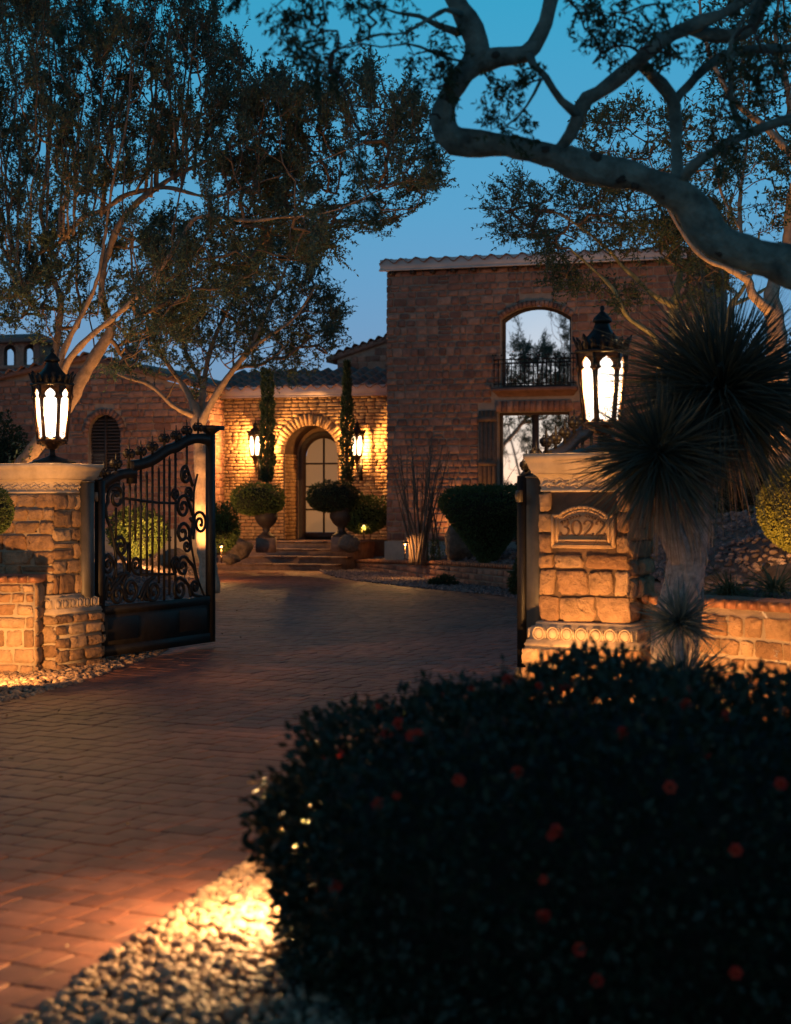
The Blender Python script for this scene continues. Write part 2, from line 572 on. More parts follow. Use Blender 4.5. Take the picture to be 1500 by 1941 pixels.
L_EDGE = smooth_path([(-9.5, -2), (-7.6, 4), (-5.4, 9), (-3.38, 14.1), (-2.92, 17.2), (-2.75, 18.8), (-3.1, 22), (-3.9, 28), (-4.4, 34), (-4.6, 41.2)], 6)
R_EDGE = smooth_path([(-1.9, -2), (-1.42, 3.6), (-1.10, 5.64), (-.67, 7.59), (-.25, 9.3), (.35, 11.2), (.98, 12.9), (1.55, 14.6), (1.95, 17), (2.15, 21), (2.2, 25), (2.0, 28.9), (.62, 31.6), (-.6, 34.2), (-1.35, 36.6), (-1.95, 40.7)], 6)
DRIVE = np.concatenate([L_EDGE, R_EDGE[::-1]])

g = MB(); g.box(-300, 300, -80, 500, -0.6, -0.03)
tag(g.build('ground', M['ground']), kind='structure')

d = MB()
n = len(DRIVE)
d.add(np.c_[DRIVE, np.zeros(n)], [[list(range(n))]])
driveway = d.build('driveway', M['joint'])
tag(driveway, 'reddish brown paved driveway running through the open gate to the house', kind='structure')

def paver_geo():
    out = []
    for k in range(6):
        b = MB(); b.cbox(-.5, .5, -.5, .5, 0, 1, .045)
        v = b.V[0].copy()
        v[4:, :2] *= 1 + rng.normal(0, .012, (8, 1))
        v[8:, 2] += rng.normal(0, .025, 4)
        out.append((v, np.array(b.B[0])))
    return out
PAVER = Lib('paver', paver_geo(), M['paver'])
items, wts = [], []
row = .205
for r_ in range(-40, 285):
    vv = r_ * row
    u = -26 + rng.uniform(0, .3)
    while u < 9:
        w = float(rng.choice([.155, .205, .255]))
        cx, cy = (u + w / 2) * GV + vv * PV
        u += w
        if cy < 1.5 or cy > 41.2: continue
        items.append((cx, cy, .002, -TH, w - .012, row - .012, .03 + rng.normal(0, .0014)))
A = np.array(items)
ok = inside(DRIVE, A[:, 0], A[:, 1]) & (np.abs(A[:, 0] / A[:, 1]) < .42)
items = [it for it, k in zip(items, ok) if k]
for it in items:
    X, Y = it[0], it[1]
    vis = (abs(X / Y) < .245) and (HC / Y * FPX < 1000)
    hid = (X / Y) > -.075 and Y < 11                        # behind the flowering hedge
    wts.append((1 / Y ** 2) if vis and not hid else 1e-6 / Y ** 2)
place(PAVER, items, driveway, 'paver', 'far_pavers', 300, wts)

import bmesh
def ico(sub):
    bm = bmesh.new()
    bmesh.ops.create_icosphere(bm, subdivisions=sub, radius=1)
    v = np.array([x.co[:] for x in bm.verts]); f = np.array([[q.index for q in p.verts] for p in bm.faces])
    bm.free()
    return v, f
ICO1, ICO2, ICO3 = ico(1), ico(2), ico(3)

def rand_rot(n):
    q = rng.normal(size=(n, 4)); q /= np.linalg.norm(q, axis=1)[:, None]
    w, x, y, z = q.T
    return np.stack([1 - 2 * (y * y + z * z), 2 * (x * y - z * w), 2 * (x * z + y * w),
                     2 * (x * y + z * w), 1 - 2 * (x * x + z * z), 2 * (y * z - x * w),
                     2 * (x * z - y * w), 2 * (y * z + x * w), 1 - 2 * (x * x + y * y)], 1).reshape(n, 3, 3)

def pebbles(name, label, pts, size, base, mat, sq=(1, .75, .55)):
    n = len(pts)
    v, f = base
    s = rng.uniform(size[0], size[1], (n, 1, 1)) * .5
    sh = np.array(sq) * rng.uniform(.75, 1.25, (n, 3))
    lump = 1 + rng.normal(0, .13, (n, len(v), 1))
    V = (v[None] * lump * sh[:, None]) * s
    # mostly lying flat
    Rm = rand_rot(n)
    flat = rng.random(n) < .7
    a = rng.uniform(0, 2 * np.pi, n)
    tl = rng.normal(0, .3, n)
    Rz = np.zeros((n, 3, 3)); Rz[:, 0, 0] = np.cos(a); Rz[:, 0, 1] = -np.sin(a); Rz[:, 1, 0] = np.sin(a); Rz[:, 1, 1] = np.cos(a); Rz[:, 2, 2] = 1
    Rx = np.zeros((n, 3, 3)); Rx[:, 0, 0] = 1; Rx[:, 1, 1] = np.cos(tl); Rx[:, 1, 2] = -np.sin(tl); Rx[:, 2, 1] = np.sin(tl); Rx[:, 2, 2] = np.cos(tl)
    Rf = Rz @ Rx
    Rm[flat] = Rf[flat]
    V = np.einsum('nij,nkj->nki', Rm, V) + np.asarray(pts)[:, None]
    F_ = f[None] + (np.arange(n) * len(v))[:, None, None]
    me = bpy.data.meshes.new(name)
    fill(me, V.reshape(-1, 3), [F_.reshape(-1, 3)])
    o = obj(name, me, mat, None, True)
    return tag(o, label, 'gravel', kind='stuff')

def scatter(poly, dens, zf):
    poly = np.asarray(poly)
    lo, hi = poly.min(0), poly.max(0)
    n = int(np.prod(hi - lo) * dens)
    q = rng.uniform(lo, hi, (n, 2))
    q = q[inside(poly, q[:, 0], q[:, 1])]
    return np.c_[q, zf(q[:, 0], q[:, 1])]

def sheet(name, poly, zf, mat, step=.4):
    # terrain sheet: a grid clipped to a polygon by keeping its cells, edges lie under stones and walls
    poly = np.asarray(poly)
    lo, hi = poly.min(0), poly.max(0)
    nx, ny = int((hi[0] - lo[0]) / step) + 2, int((hi[1] - lo[1]) / step) + 2
    X, Y = np.meshgrid(np.linspace(lo[0], hi[0], nx), np.linspace(lo[1], hi[1], ny))
    V = np.stack([X, Y, zf(X, Y)], -1).reshape(-1, 3)
    idx = np.arange(nx * ny).reshape(ny, nx)
    q = np.stack([idx[:-1, :-1], idx[:-1, 1:], idx[1:, 1:], idx[1:, :-1]], -1).reshape(-1, 4)
    c = V[q].mean(1)
    q = q[inside(poly, c[:, 0], c[:, 1])]
    m_ = MB(); m_.add(V, [q])
    return tag(m_.build(name, mat, None, True), kind='structure')

# right-hand bed behind the retaining wall
WALL_X = lambda Y: np.interp(Y, [13, 14, 15.5, 18, 22, 26, 29.5, 30.9, 34.8, 40.4], [2.0, 2.15, 2.4, 2.6, 2.75, 2.75, 2.55, 2.29, .83, -1.03])
WALL_Z = lambda Y: np.interp(Y, [13, 16, 20, 25, 30.9, 34.8, 40.4], [.98, .92, .82, .66, .51, .45, .27])
def bed_z(X, Y):
    dd = np.clip(X - WALL_X(Y), -1, 20)
    k = np.interp(Y, [10, 13.6, 17, 24, 30, 38], [0, 0, .42, .5, .2, .11])
    z = WALL_Z(Y) - .05 + k * np.clip(dd, 0, 1.7) + .07 * np.clip(dd - 1.7, 0, 8)
    return z + .03 * np.sin(X * 3.1 + Y * 1.7) * np.clip(dd, 0, 1)
ys = np.linspace(40.2, 13.6, 40)
bedpoly = [(float(WALL_X(y)) + .16, y) for y in ys] + [(3.1, 12.2), (4.0, 10.6), (12, 10.6), (16, 18), (16, 40.2)]
sheet('garden_bed', bedpoly, bed_z, M['soil'], .3)
pp = scatter(bedpoly, 75, lambda x, y: bed_z(x, y) + .01)
pp = pp[(pp[:, 0] / pp[:, 1] < .27)]
pebbles('bed_gravel', 'dark crushed gravel covering the raised bed right of the driveway', pp, (.05, .11), ICO1, M['pebble_dark'])

# left-hand bed behind the gate
LZ = lambda X, Y: .02 + .35 * np.clip((np.interp(Y, L_EDGE[:, 1], L_EDGE[:, 0]) - .1 - X) / 1.2, 0, 1) * np.clip((Y - 18) / 4, 0, 1)
lp = [tuple(p) for p in L_EDGE[::2] if p[1] > 7] 
leftpoly = [(x + .12, y) for x, y in lp] + [(-16, 41.2), (-16, 7)]
sheet('garden_bed', leftpoly, LZ, M['soil'], .3)
lb = scatter(leftpoly, 260, lambda x, y: LZ(x, y) + .012)
near = (lb[:, 1] < 19.5) & (lb[:, 1] > 13) & (lb[:, 0] > -4.6)
pebbles('gravel', 'pale river pebbles at the foot of the left gate pillar', lb[near], (.05, .095), ICO2, M['pebble'])
far = (lb[:, 1] > 24) & (lb[:, 0] / lb[:, 1] > -.24) & (rng.random(len(lb)) < .3)
pebbles('gravel', 'gravel of the bed behind the open left gate leaf', lb[far], (.05, .10), ICO1, M['pebble_dark'])

# front-right bed with the flowering hedge
fr = [tuple(p) for p in R_EDGE if 2.5 < p[1] < 13.4]
frontpoly = [(x - .085 + .02 * math.sin(y * 9), y) for x, y in fr] + [(1.6, 13.2), (2.2, 13.0), (3.1, 11.9), (4.0, 10.3), (4.4, 2.5)]
FZ = lambda X, Y: .028 + .05 * np.clip((X - np.interp(Y, R_EDGE[:40, 1], R_EDGE[:40, 0])) / .4, 0, 1)
sheet('garden_bed', frontpoly, FZ, M['soil'], .15)
fb = scatter(frontpoly, 850, lambda x, y: FZ(x, y) + rng.uniform(.004, .02, x.shape))
edge_d = fb[:, 0] - np.interp(fb[:, 1], R_EDGE[:40, 1], R_EDGE[:40, 0])
nearp = (fb[:, 1] < 9.2) & (fb[:, 1] > 4.6) & (edge_d < 1.5)
pebbles('gravel', 'brightly lit rounded pebbles beside the flowering hedge in front', fb[nearp], (.032, .07), ICO2, M['pebble'])
farp = (fb[:, 1] > 9.2) & (rng.random(len(fb)) < .35)
pebbles('gravel', 'pebbles at the foot of the right gate pillar and yucca', fb[farp], (.05, .09), ICO1, M['pebble'])

# narrow strip along the retaining wall inside the gate
stp = [tuple(p) for p in R_EDGE if p[1] > 14.2]
strip = [(x - .05, y) for x, y in stp] + [(float(WALL_X(y)) - .02, y) for y in np.linspace(40.4, 14.2, 30)]
sheet('garden_bed', strip, lambda X, Y: .03 + 0 * X, M['soil'], .2)
pebbles('gravel', 'gravel strip along the foot of the low retaining wall', scatter(strip, 170, lambda x, y: .045 + 0 * x), (.05, .10), ICO1, M['pebble_dark'])

# ------------------------------------------------------------------ low stone walls
class Path:
    def __init__(s, pts, n=8):
        s.p = smooth_path(pts, n)
        dl = np.linalg.norm(np.diff(s.p, axis=0), axis=1)
        s.s = np.concatenate([[0], np.cumsum(dl)])
        s.L = s.s[-1]
    def at(s, t):
        x = np.interp(t, s.s, s.p[:, 0]); y = np.interp(t, s.s, s.p[:, 1])
        e = .05
        dx = np.interp(min(t + e, s.L), s.s, s.p[:, 0]) - np.interp(max(t - e, 0), s.s, s.p[:, 0])
        dy = np.interp(min(t + e, s.L), s.s, s.p[:, 1]) - np.interp(max(t - e, 0), s.s, s.p[:, 1])
        return x, y, math.atan2(dy, dx)

def low_wall(name, label, pts, ztop, thick, hr, wr, lib, mortar, z0=-.05, brick_w=.105, cap_h=.08, seed=1, nsep=300):
    path = Path(pts)
    root = thing(name, label, 'wall', (0, 0, 0))
    N = max(4, int(path.L / .15))
    fr_, bk, = [], []
    rings_ = []
    for t in np.linspace(0, path.L, N):
        x, y, a = path.at(t)
        nx, ny = math.sin(a), -math.cos(a)
        zt = ztop(t / path.L) - cap_h
        rings_.append([(x, y, z0), (x, y, zt), (x - nx * thick, y - ny * thick, zt), (x - nx * thick, y - ny * thick, z0)])
    b = MB(); b.rings(rings_)
    b.build('wall_body', mortar, root)
    it = []
    for x0, x1, za, zb in courses(0, path.L, 0.0, ztop(.5) + .3, hr, wr, None, seed):
        t = (x0 + x1) / 2
        zt = ztop(t / path.L) - cap_h - .01
        if zb > zt: zb = zt
        if zb - za < .035: continue
        x, y, a = path.at(t)
        gap = rng.uniform(.012, .03)
        it.append((x, y, (za + zb) / 2, a, x1 - x0 - gap, rng.uniform(.03, .055), zb - za - gap))
    xe, ye, ae = path.at(path.L)
    for x0, x1, za, zb in courses(0.0, thick, 0.0, ztop(1.0) - cap_h - .01, hr, (wr[0], wr[1] * .8), None, seed + 40):
        c_ = (x0 + x1) / 2
        it.append((xe - math.sin(ae) * c_, ye + math.cos(ae) * c_, (za + zb) / 2, ae + math.pi / 2, x1 - x0 - .018, .035, zb - za - .018))
    place(lib, it, root, 'stone', 'small_stones', nsep)
    bricks = []
    for t in np.arange(brick_w / 2, path.L, brick_w):
        x, y, a = path.at(t)
        nx, ny = math.sin(a), -math.cos(a)
        off = .02
        zt = ztop(t / path.L)
        bricks.append((x - nx * (thick - off), y - ny * (thick - off), zt - cap_h / 2, a, brick_w - .012, thick + .02, cap_h - .006))
    capm = MB()
    rr = []
    for t in np.linspace(0, path.L, N):
        x, y, a = path.at(t)
        nx, ny = math.sin(a), -math.cos(a)
        zt = ztop(t / path.L)
        rr.append([(x + nx * .0, y + ny * .0, zt - cap_h), (x, y, zt - .008), (x - nx * (thick + .01), y - ny * (thick + .01), zt - .008), (x - nx * (thick + .01), y - ny * (thick + .01), zt - cap_h)])
    capm.rings(rr); capm.build('cap_mortar', mortar, root)
    place(CAPB, bricks, root, 'brick', 'small_bricks', 300)
    return root

def cap_geo():
    out = []
    for k in range(5):
        b = MB(); b.cbox(-.5, .5, -1, .06, -.5, .5, .06)
        v = b.V[0].copy(); v += rng.normal(0, .015, v.shape)
        out.append((v, np.array(b.B[0])))
    return out
CAPB = Lib('brick', cap_geo(), M['capbrick'])

low_wall('garden_wall', 'low warm-lit stone wall with brick top left of the left gate pillar',
         [(-9.5, 10.5), (-7.2, 14.2), (-5.6, 15.8), (-4.5, 16.3), (-3.575, 16.33)], lambda u: 1.0, .36, (.10, .19), (.13, .3), STONE_W, M['mortar'], seed=3)
low_wall('garden_wall', 'low warm-lit stone wall with brick top behind the tall yucca',
         [(1.95, 13.15), (2.35, 12.75), (2.9, 12.05), (3.5, 11.1), (4.2, 9.6)], lambda u: 1.0, .34, (.10, .18), (.13, .28), STONE_W, M['mortar'], seed=5)
RW = [(float(WALL_X(y)), y) for y in (40.4, 37.6, 34.8, 32.6, 30.9, 29.5, 26, 22, 18, 15.5, 14.2)]
_rwp = Path(RW)
low_wall('retaining_wall', 'long dark stone retaining wall with brick edge below the round topiary',
         RW, lambda u: float(WALL_Z(_rwp.at(u * _rwp.L)[1])), .3, (.12, .17), (.16, .36), STONE_T, M['mortar_dark'], seed=7, brick_w=.12, cap_h=.09)

# ------------------------------------------------------------------ gate pillars
def sq_ring(hx, hy, z):
    return [(-hx, -hy, z), (hx, -hy, z), (hx, hy, z), (-hx, hy, z)]

EGG = None
def gate_pillar(label, c, plaque, seed, hy_scale=.84):
    global EGG
    root = thing('gate_pillar', label, 'pillar', (c[0], c[1], 0), -TH, 'stone pillars of the entrance gate')
    def faces(half, depth_half, z0, z1, hr, wr, mort, sd, depth, gap, pname, block=None):
        b = MB(); b.box(-half, half, -depth_half, depth_half, z0, z1)
        body = b.build(pname, mort, root)
        its = []
        for k, (hw, off, rz) in enumerate(((half, depth_half, 0), (depth_half, half, math.pi / 2), (half, depth_half, math.pi), (depth_half, half, -math.pi / 2))):
            ext = depth * .8 if k % 2 == 0 else -.004
            rc = courses(-hw - ext, hw + ext, z0 + .004, z1 - .004, hr, wr, block if (k == 0 and block) else None, sd + k)
            its += rects_to_items(rc, -off, depth, gap, rz)
        place(STONE_HI, its, body, 'stone', 'small_stones', 300)
        return body
    pd = .84
    blk = None
    if plaque:
        blk = lambda za, zb: [(-.27, .27)] if (zb > 1.37 and za < 1.70) else []
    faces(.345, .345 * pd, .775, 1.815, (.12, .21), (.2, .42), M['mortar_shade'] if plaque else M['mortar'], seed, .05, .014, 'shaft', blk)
    faces(.465, .465 * pd, -.03, .59, (.12, .22), (.2, .42), M['mortar'], seed + 9, .05, .022, 'base')
    prof = [(.47, .588), (.475, .60), (.462, .618), (.462, .63), (.44, .645), (.435, .73), (.40, .752), (.40, .772), (.385, .782)]
    b = MB(); b.rings([sq_ring(h, h * pd if h * pd else h, z) for h, z in prof])
    mould = b.build('base_moulding', M['cast_base'], root)
    if EGG is None:
        v = ICO3[0] * (.040, .020, .052)
        t_ = np.linspace(0, 2 * np.pi, 20)
        ringp = np.stack([.05 * np.cos(t_), np.full(20, -.004), .064 * np.sin(t_)], 1)
        eb = MB(); eb.add(v, [ICO3[1]]); eb.tube(ringp, .007, 6, False)
        eb.box(.060, .068, -.018, .004, -.05, .05)
        EGG = eb.mesh('egg_ornament'); EGG.materials.append(M['cast_base'])
        EGG.polygons.foreach_set('use_smooth', np.ones(len(EGG.polygons), dtype=bool))
    for rz, hw, off in ((0, .42, .44 * pd), (math.pi / 2, .42 * pd, .44), (-math.pi / 2, .42 * pd, .44)):
        k = 7 if rz == 0 else 6
        for i in range(k):
            x = -hw + (i + .5) * 2 * hw / k
            o = bpy.data.objects.new('egg_ornament', EGG)
            COL.objects.link(o); o.parent = mould
            cs, sn = math.cos(rz), math.sin(rz)
            o.location = (x * cs + off * sn, x * sn - off * cs, .688); o.rotation_euler = (0, 0, rz)
            o.scale = (.95, 1, .78)
    # carved frieze
    prof = [(.352, 1.812), (.37, 1.818), (.37, 1.832), (.362, 1.836), (.372, 1.90), (.385, 1.93), (.41, 1.952), (.42, 1.958)]
    b = MB(); b.rings([sq_ring(h, h * pd, z) for h, z in prof])
    fz = b.build('frieze', M['cast'], root)
    rel = MB()
    for rz, hw, off in ((0, .355, .372 * pd), (math.pi / 2, .355 * pd, .372), (-math.pi / 2, .355 * pd, .372)):
        cs, sn = math.cos(rz), math.sin(rz)
        k = 6 if rz == 0 else 5
        for i in range(k):
            x = -hw + (i + .5) * 2 * hw / k
            w = hw / k
            tt = np.linspace(0, 1, 9)
            for s_, z_, amp, r_ in ((1, 1.905, .018, .006), (-1, 1.865, .022, .008)):
                px = x + (tt - .5) * 1.7 * w
                pz = z_ + amp * np.sin(tt * 2 * np.pi * (1 if s_ > 0 else .5))
                py = np.full(9, -off - .006)
                pts = np.stack([px * cs - py * sn, px * sn + py * cs, pz], 1)
                rel.tube(pts, r_, 5)
            px = x + w * .35 * np.cos(tt * 5.5) * (1 - .5 * tt); pz = 1.862 + .022 * np.sin(tt * 5.5) * (1 - .5 * tt)
            py = np.full(9, -off - .002)
            rel.tube(np.stack([px * cs - py * sn, px * sn + py * cs, pz], 1), .006, 5)
    rel.build('frieze_relief', M['cast'], fz, True)
    prof = [(.40, 1.955), (.43, 1.965), (.432, 1.985), (.445, 2.0), (.452, 2.03), (.468, 2.065), (.482, 2.085), (.482, 2.112), (.476, 2.118)]
    b = MB(); b.rings([sq_ring(h, h * pd, z) for h, z in prof])
    b.build('cap', M['cast'], root)
    if plaque:
        make_plaque(root, -.345 * pd)
    return root

def nib(pts, wmin, wmax, y, dep, ang=0.0):
    """pen stroke as a thin ribbon solid in the x-z plane: thick where it runs upright"""
    pts = np.asarray(pts, float)
    T = np.gradient(pts, axis=0); T /= np.linalg.norm(T, axis=1)[:, None] + 1e-9
    N_ = np.stack([-T[:, 1], T[:, 0]], 1)
    w = wmin + (wmax - wmin) * np.abs(T[:, 1]) ** 1.5
    a = pts + N_ * w[:, None] / 2; b = pts - N_ * w[:, None] / 2
    r = []
    for i in range(len(pts)):
        r.append([(a[i, 0], y, a[i, 1]), (b[i, 0], y, b[i, 1]), (b[i, 0], y + dep, b[i, 1]), (a[i, 0], y + dep, a[i, 1])])
    return r

def digit(ch):
    t = np.linspace(0, 1, 26)
    if ch == '0':
        a = t * 2 * np.pi
        return [np.stack([.30 * np.sin(a), .5 + .5 * np.cos(a)], 1)]
    if ch == '2':
        c = smooth_path([(-.27, .72), (-.24, .90), (-.02, 1.0), (.22, .88), (.24, .68), (.05, .38), (-.3, .02)], 6)
        return [c, np.array([(-.3, .03), (0, .03), (.28, .03), (.31, .16)])]
    c = smooth_path([(-.25, .80), (-.16, .95), (.04, 1.0), (.22, .88), (.19, .66), (-.05, .54)], 6)
    e = smooth_path([(-.05, .54), (.18, .50), (.28, .28), (.16, .06), (-.08, 0), (-.27, .10), (-.24, .2)], 6)
    return [c, e]

def make_plaque(root, yf):
    W2, z0, zs, zt = .262, 1.372, 1.628, 1.70
    arch = [(-W2, z0), (W2, z0), (W2, zs), (W2 - .055, zs)]
    for a in np.linspace(R(35), R(145), 13):
        arch.append((.2 * math.cos(a) / math.cos(R(35)), zs - .0 + (math.sin(a) - math.sin(R(35))) * .165))
    arch += [(-W2 + .055, zs), (-W2, zs)]
    b = MB(); b.prism(arch, yf - .045, yf + .02)
    pl = b.build('house_number_plaque', M['cast2'], root)
    def rim(k, r_, y, nm):
        cx, cz = 0, (z0 + zt) / 2
        pts = [((x - cx) * (1 - k) + cx, y, (z - cz) * (1 - k * 1.15) + cz) for x, z in arch]
        pts.append(pts[0])
        m_ = MB()
        for p, q in zip(pts[:-1], pts[1:]):
            m_.tube([p, q], r_, 6)
        m_.build(nm, M['cast2'], pl, True)
    rim(.03, .013, yf - .05, 'outer_rim')
    rim(.17, .009, yf - .047, 'inner_rim')
    m_ = MB(); m_.box(-.20, .20, yf - .075, yf - .04, z0 + .052, z0 + .07); m_.build('ledge', M['cast2'], pl)
    m_ = MB(); m_.box(-.235, .235, yf - .07, yf - .04, z0 + .012, z0 + .024); m_.build('ledge', M['cast2'], pl)
    for i, ch in enumerate('3022'):
        m_ = MB()
        for st in digit(ch):
            st = np.asarray(st) * (.125, .118) + (-.152 + i * .1, 1.468)
            m_.rings(nib(st, .006, .02, yf - .051, .008))
        m_.build('numeral', M['engraved'], pl)
    m_ = MB()
    for sgn in (-1, 1):
        for k in range(7):
            a = R(90) - sgn * R(4 + k * 7.2)
            c_ = np.array([.225 * math.cos(a), 1.46 + .165 * math.sin(a)])
            for up in (1, -1):
                ang = a + sgn * R(90) * -1 + up * sgn * R(28)
                dv = np.array([math.cos(ang), math.sin(ang)]) * .027
                nv = np.array([-dv[1], dv[0]]) * .19
                q = [c_, c_ + dv * .5 + nv, c_ + dv, c_ + dv * .5 - nv]
                m_.prism([tuple(v) for v in q], yf - .056, yf - .045)
    m_.build('laurel_relief', M['engraved'], pl)

M['cast2'] = varied('plaque_stone', [(.36, .23, .13), (.36, .23, .13)], nscale=8, lo=.75, hi=1.15, bs=.3, bd=.006, bscale=80)
M['engraved'] = varied('plaque_engraved_shade', [(.10, .052, .03), (.10, .052, .03)], nscale=10, bs=.2, bd=.004)  # dark brown stands in for engraved shade on raised numerals and laurel
PL = np.array([-3.67, 17.12]); PR = np.array([1.63, 13.30])
gate_pillar('stone gate pillar at the left edge of the frame, no number plaque', PL, False, 21)
gate_pillar('stone gate pillar with carved house number plaque, beside the yucca', PR, True, 52)

# ------------------------------------------------------------------ lanterns
def lantern_parts(root, glass, sconce=False, energy=60.0):
    point_light('bulb_light', (0, 0, .52), energy, (1.0, .49, .145), .035, root)
    zb, zt = .25, .82
    Rz = lambda z: np.interp(z, [zb, zt], [.150, .205])
    def hw(z):
        t = (z - .277) / .50
        return float(np.interp(t, [-.01, 0, .02, .72, .79, .825, .86, .91, .96, 1.0, 1.01], [0, .044, .05, .070, .064, .034, .052, .050, .028, 0, 0]))
    zs = np.concatenate([[zb, .275, .277], np.linspace(.285, .66, 8), np.linspace(.67, .777, 18), [.79, zt]])
    body = MB(); pan = []
    for k in range(6):
        a = R(k * 60 + 15)
        nv = np.array([math.cos(a), math.sin(a)]); tv = np.array([-nv[1], nv[0]])
        def pt(x, z, inn=0.0):
            p = nv * (Rz(z) * math.cos(R(30)) - inn) + tv * x
            return (p[0], p[1], z)
        v, f = [], []
        for z in zs:
            hs, h = Rz(z) / 2, hw(z)
            v += [pt(-hs, z), pt(-h, z), pt(h, z), pt(hs, z), pt(-h, z, .013), pt(h, z, .013), pt(-hs + .008, z, .013), pt(hs - .008, z, .013)]
        for i in range(len(zs) - 1):
            a0, b0 = i * 8, i * 8 + 8
            f += [(a0, a0 + 1, b0 + 1, b0), (a0 + 2, a0 + 3, b0 + 3, b0 + 2), (a0 + 1, a0 + 4, b0 + 4, b0 + 1), (a0 + 5, a0 + 2, b0 + 2, b0 + 5),
                  (a0 + 4, a0 + 6, b0 + 6, b0 + 4), (a0 + 7, a0 + 5, b0 + 5, b0 + 7)]
        body.add(v, [f])
        hs0, hs1 = Rz(.262) / 2 - .008, Rz(.80) / 2 - .008
        g_ = MB(); g_.add([pt(-hs0, .262, .016), pt(hs0, .262, .016), pt(hs1, .80, .016), pt(-hs1, .80, .016)], [[(0, 1, 2, 3)]])
        pan.append(g_)
        ca = R(k * 60 + 45)
        body.tube([(Rz(z) * math.cos(ca) * 1.01, Rz(z) * math.sin(ca) * 1.01, z) for z in (zb, .5, zt)], .011, 6)
        # small scroll standing before the pane, and a leaf boss at the arch shoulder
        t_ = np.linspace(0, 2 * np.pi, 13)
        el = [pt(.011 * math.cos(q), .352 + .028 * math.sin(q), -.004) for q in t_]
        body.tube(el, .0026, 4, False)
        el = [pt(.026 * math.cos(q), .312 + .011 * math.sin(q), -.004) for q in t_]
        body.tube(el, .0032, 4, False)
        body.tube([pt(0, .275, -.004), pt(0, .325, -.004)], .003, 4)
        body.tube([(Rz(.7) * math.cos(ca) * 1.04, Rz(.7) * math.sin(ca) * 1.04, z) for z in (.66, .70, .74)], [.006, .02, .006], 6)
    body.build('lantern_cage', M['bronze'], root)
    for g_ in pan:
        g_.build('glass_pane', glass, root)
    b = MB()
    b.lathe([(.14, .80), (.222, .808), (.228, .822), (.222, .836), (.19, .84)], 6, R(45))
    for k in range(18):
        a = R(k * 20 + 5)
        c, s = math.cos(a), math.sin(a)
        big = (k % 3 == 1)
        H = .125 if big else .10
        w_ = .03
        prof = [(-.6 * w_, 0, .205), (-w_, .35 * H, .212), (-.45 * w_, .55 * H, .218), (-.9 * w_, .72 * H, .228), (0, H, .245), (.9 * w_, .72 * H, .228), (.45 * w_, .55 * H, .218), (w_, .35 * H, .212), (.6 * w_, 0, .205)]
        vo = [(r * c - x * s, r * s + x * c, .83 + z) for x, z, r in prof]
        vi = [((r - .012) * c - x * s, (r - .012) * s + x * c, .83 + z) for x, z, r in prof]
        m_ = len(vo)
        b.add(vo + vi, [[list(range(m_))], [list(range(2 * m_ - 1, m_ - 1, -1))], [(i, i + m_, i + m_ + 1, i + 1) for i in range(m_ - 1)]])
    b.build('crown', M['iron'], root)
    b = MB()
    b.lathe([(.195, .83), (.182, .87), (.145, .925), (.105, .965), (.078, 1.0), (.062, 1.04), (.06, 1.052)], 6, R(45))
    b.lathe([(.05, 1.05), (.078, 1.062), (.08, 1.078), (.066, 1.10), (.04, 1.125), (.022, 1.145), (.014, 1.15), (.02, 1.165), (.02, 1.18), (.01, 1.195)], 10)
    b.build('roof', M['iron'], root)
    b = MB()
    if not sconce:
        b.lathe([(.045, .15), (.065, .165), (.07, .18), (.11, .20), (.155, .225), (.165, .24), (.158, .258), (.13, .262)], 6, R(45))
        for k in range(12):
            a = R(k * 30)
            b.lathe([(.002, -.012), (.011, 0), (.002, .012)], 6, 0, (.15 * math.cos(a), .15 * math.sin(a), .212))
    else:
        b.lathe([(.012, -.06), (.03, -.03), (.02, .02), (.05, .08), (.06, .13), (.11, .19), (.155, .225), (.165, .24), (.158, .258), (.13, .262)], 6, R(45))
    b.build('lower_bowl', M['bronze'], root)
    if not sconce:
        b = MB()
        b.lathe([(.30, 0), (.305, .012), (.29, .022), (.17, .05), (.07, .075), (.045, .085), (.036, .10), (.036, .155)], 4, R(45))
        b.build('foot', M['iron'], root)

t = thing('lantern', 'large lit gothic lantern on the left gate pillar', 'lantern', (float((PL + .13 * GV)[0]), float((PL + .13 * GV)[1]), 2.119), R(19.5), 'pillar lanterns')
lantern_parts(t, M['lamp_glass'], False, 330.0)
t = thing('lantern', 'large lit gothic lantern on the right gate pillar beside the yucca', 'lantern', (float((PR + .04 * GV)[0]), float((PR + .04 * GV)[1]), 2.119), R(19.5), 'pillar lanterns')
lantern_parts(t, M['lamp_glass'], False, 330.0)

# ------------------------------------------------------------------ iron gate
HG = np.array([-3.13, 17.3]); GD = PV / np.linalg.norm(PV)
def gl(cx, cy):
    """pixel of the enlarged gate crop -> (distance from hinge, height) on the leaf plane"""
    px, py = 180 + cx * .2524, 780 + cy * .2524
    k = (px - 750) / FPX
    dd = (HG[0] - k * HG[1]) / (k * GD[1] - GD[0])
    Y = HG[1] + dd * GD[1]
    return dd, HC + (HY - py) / FPX * Y

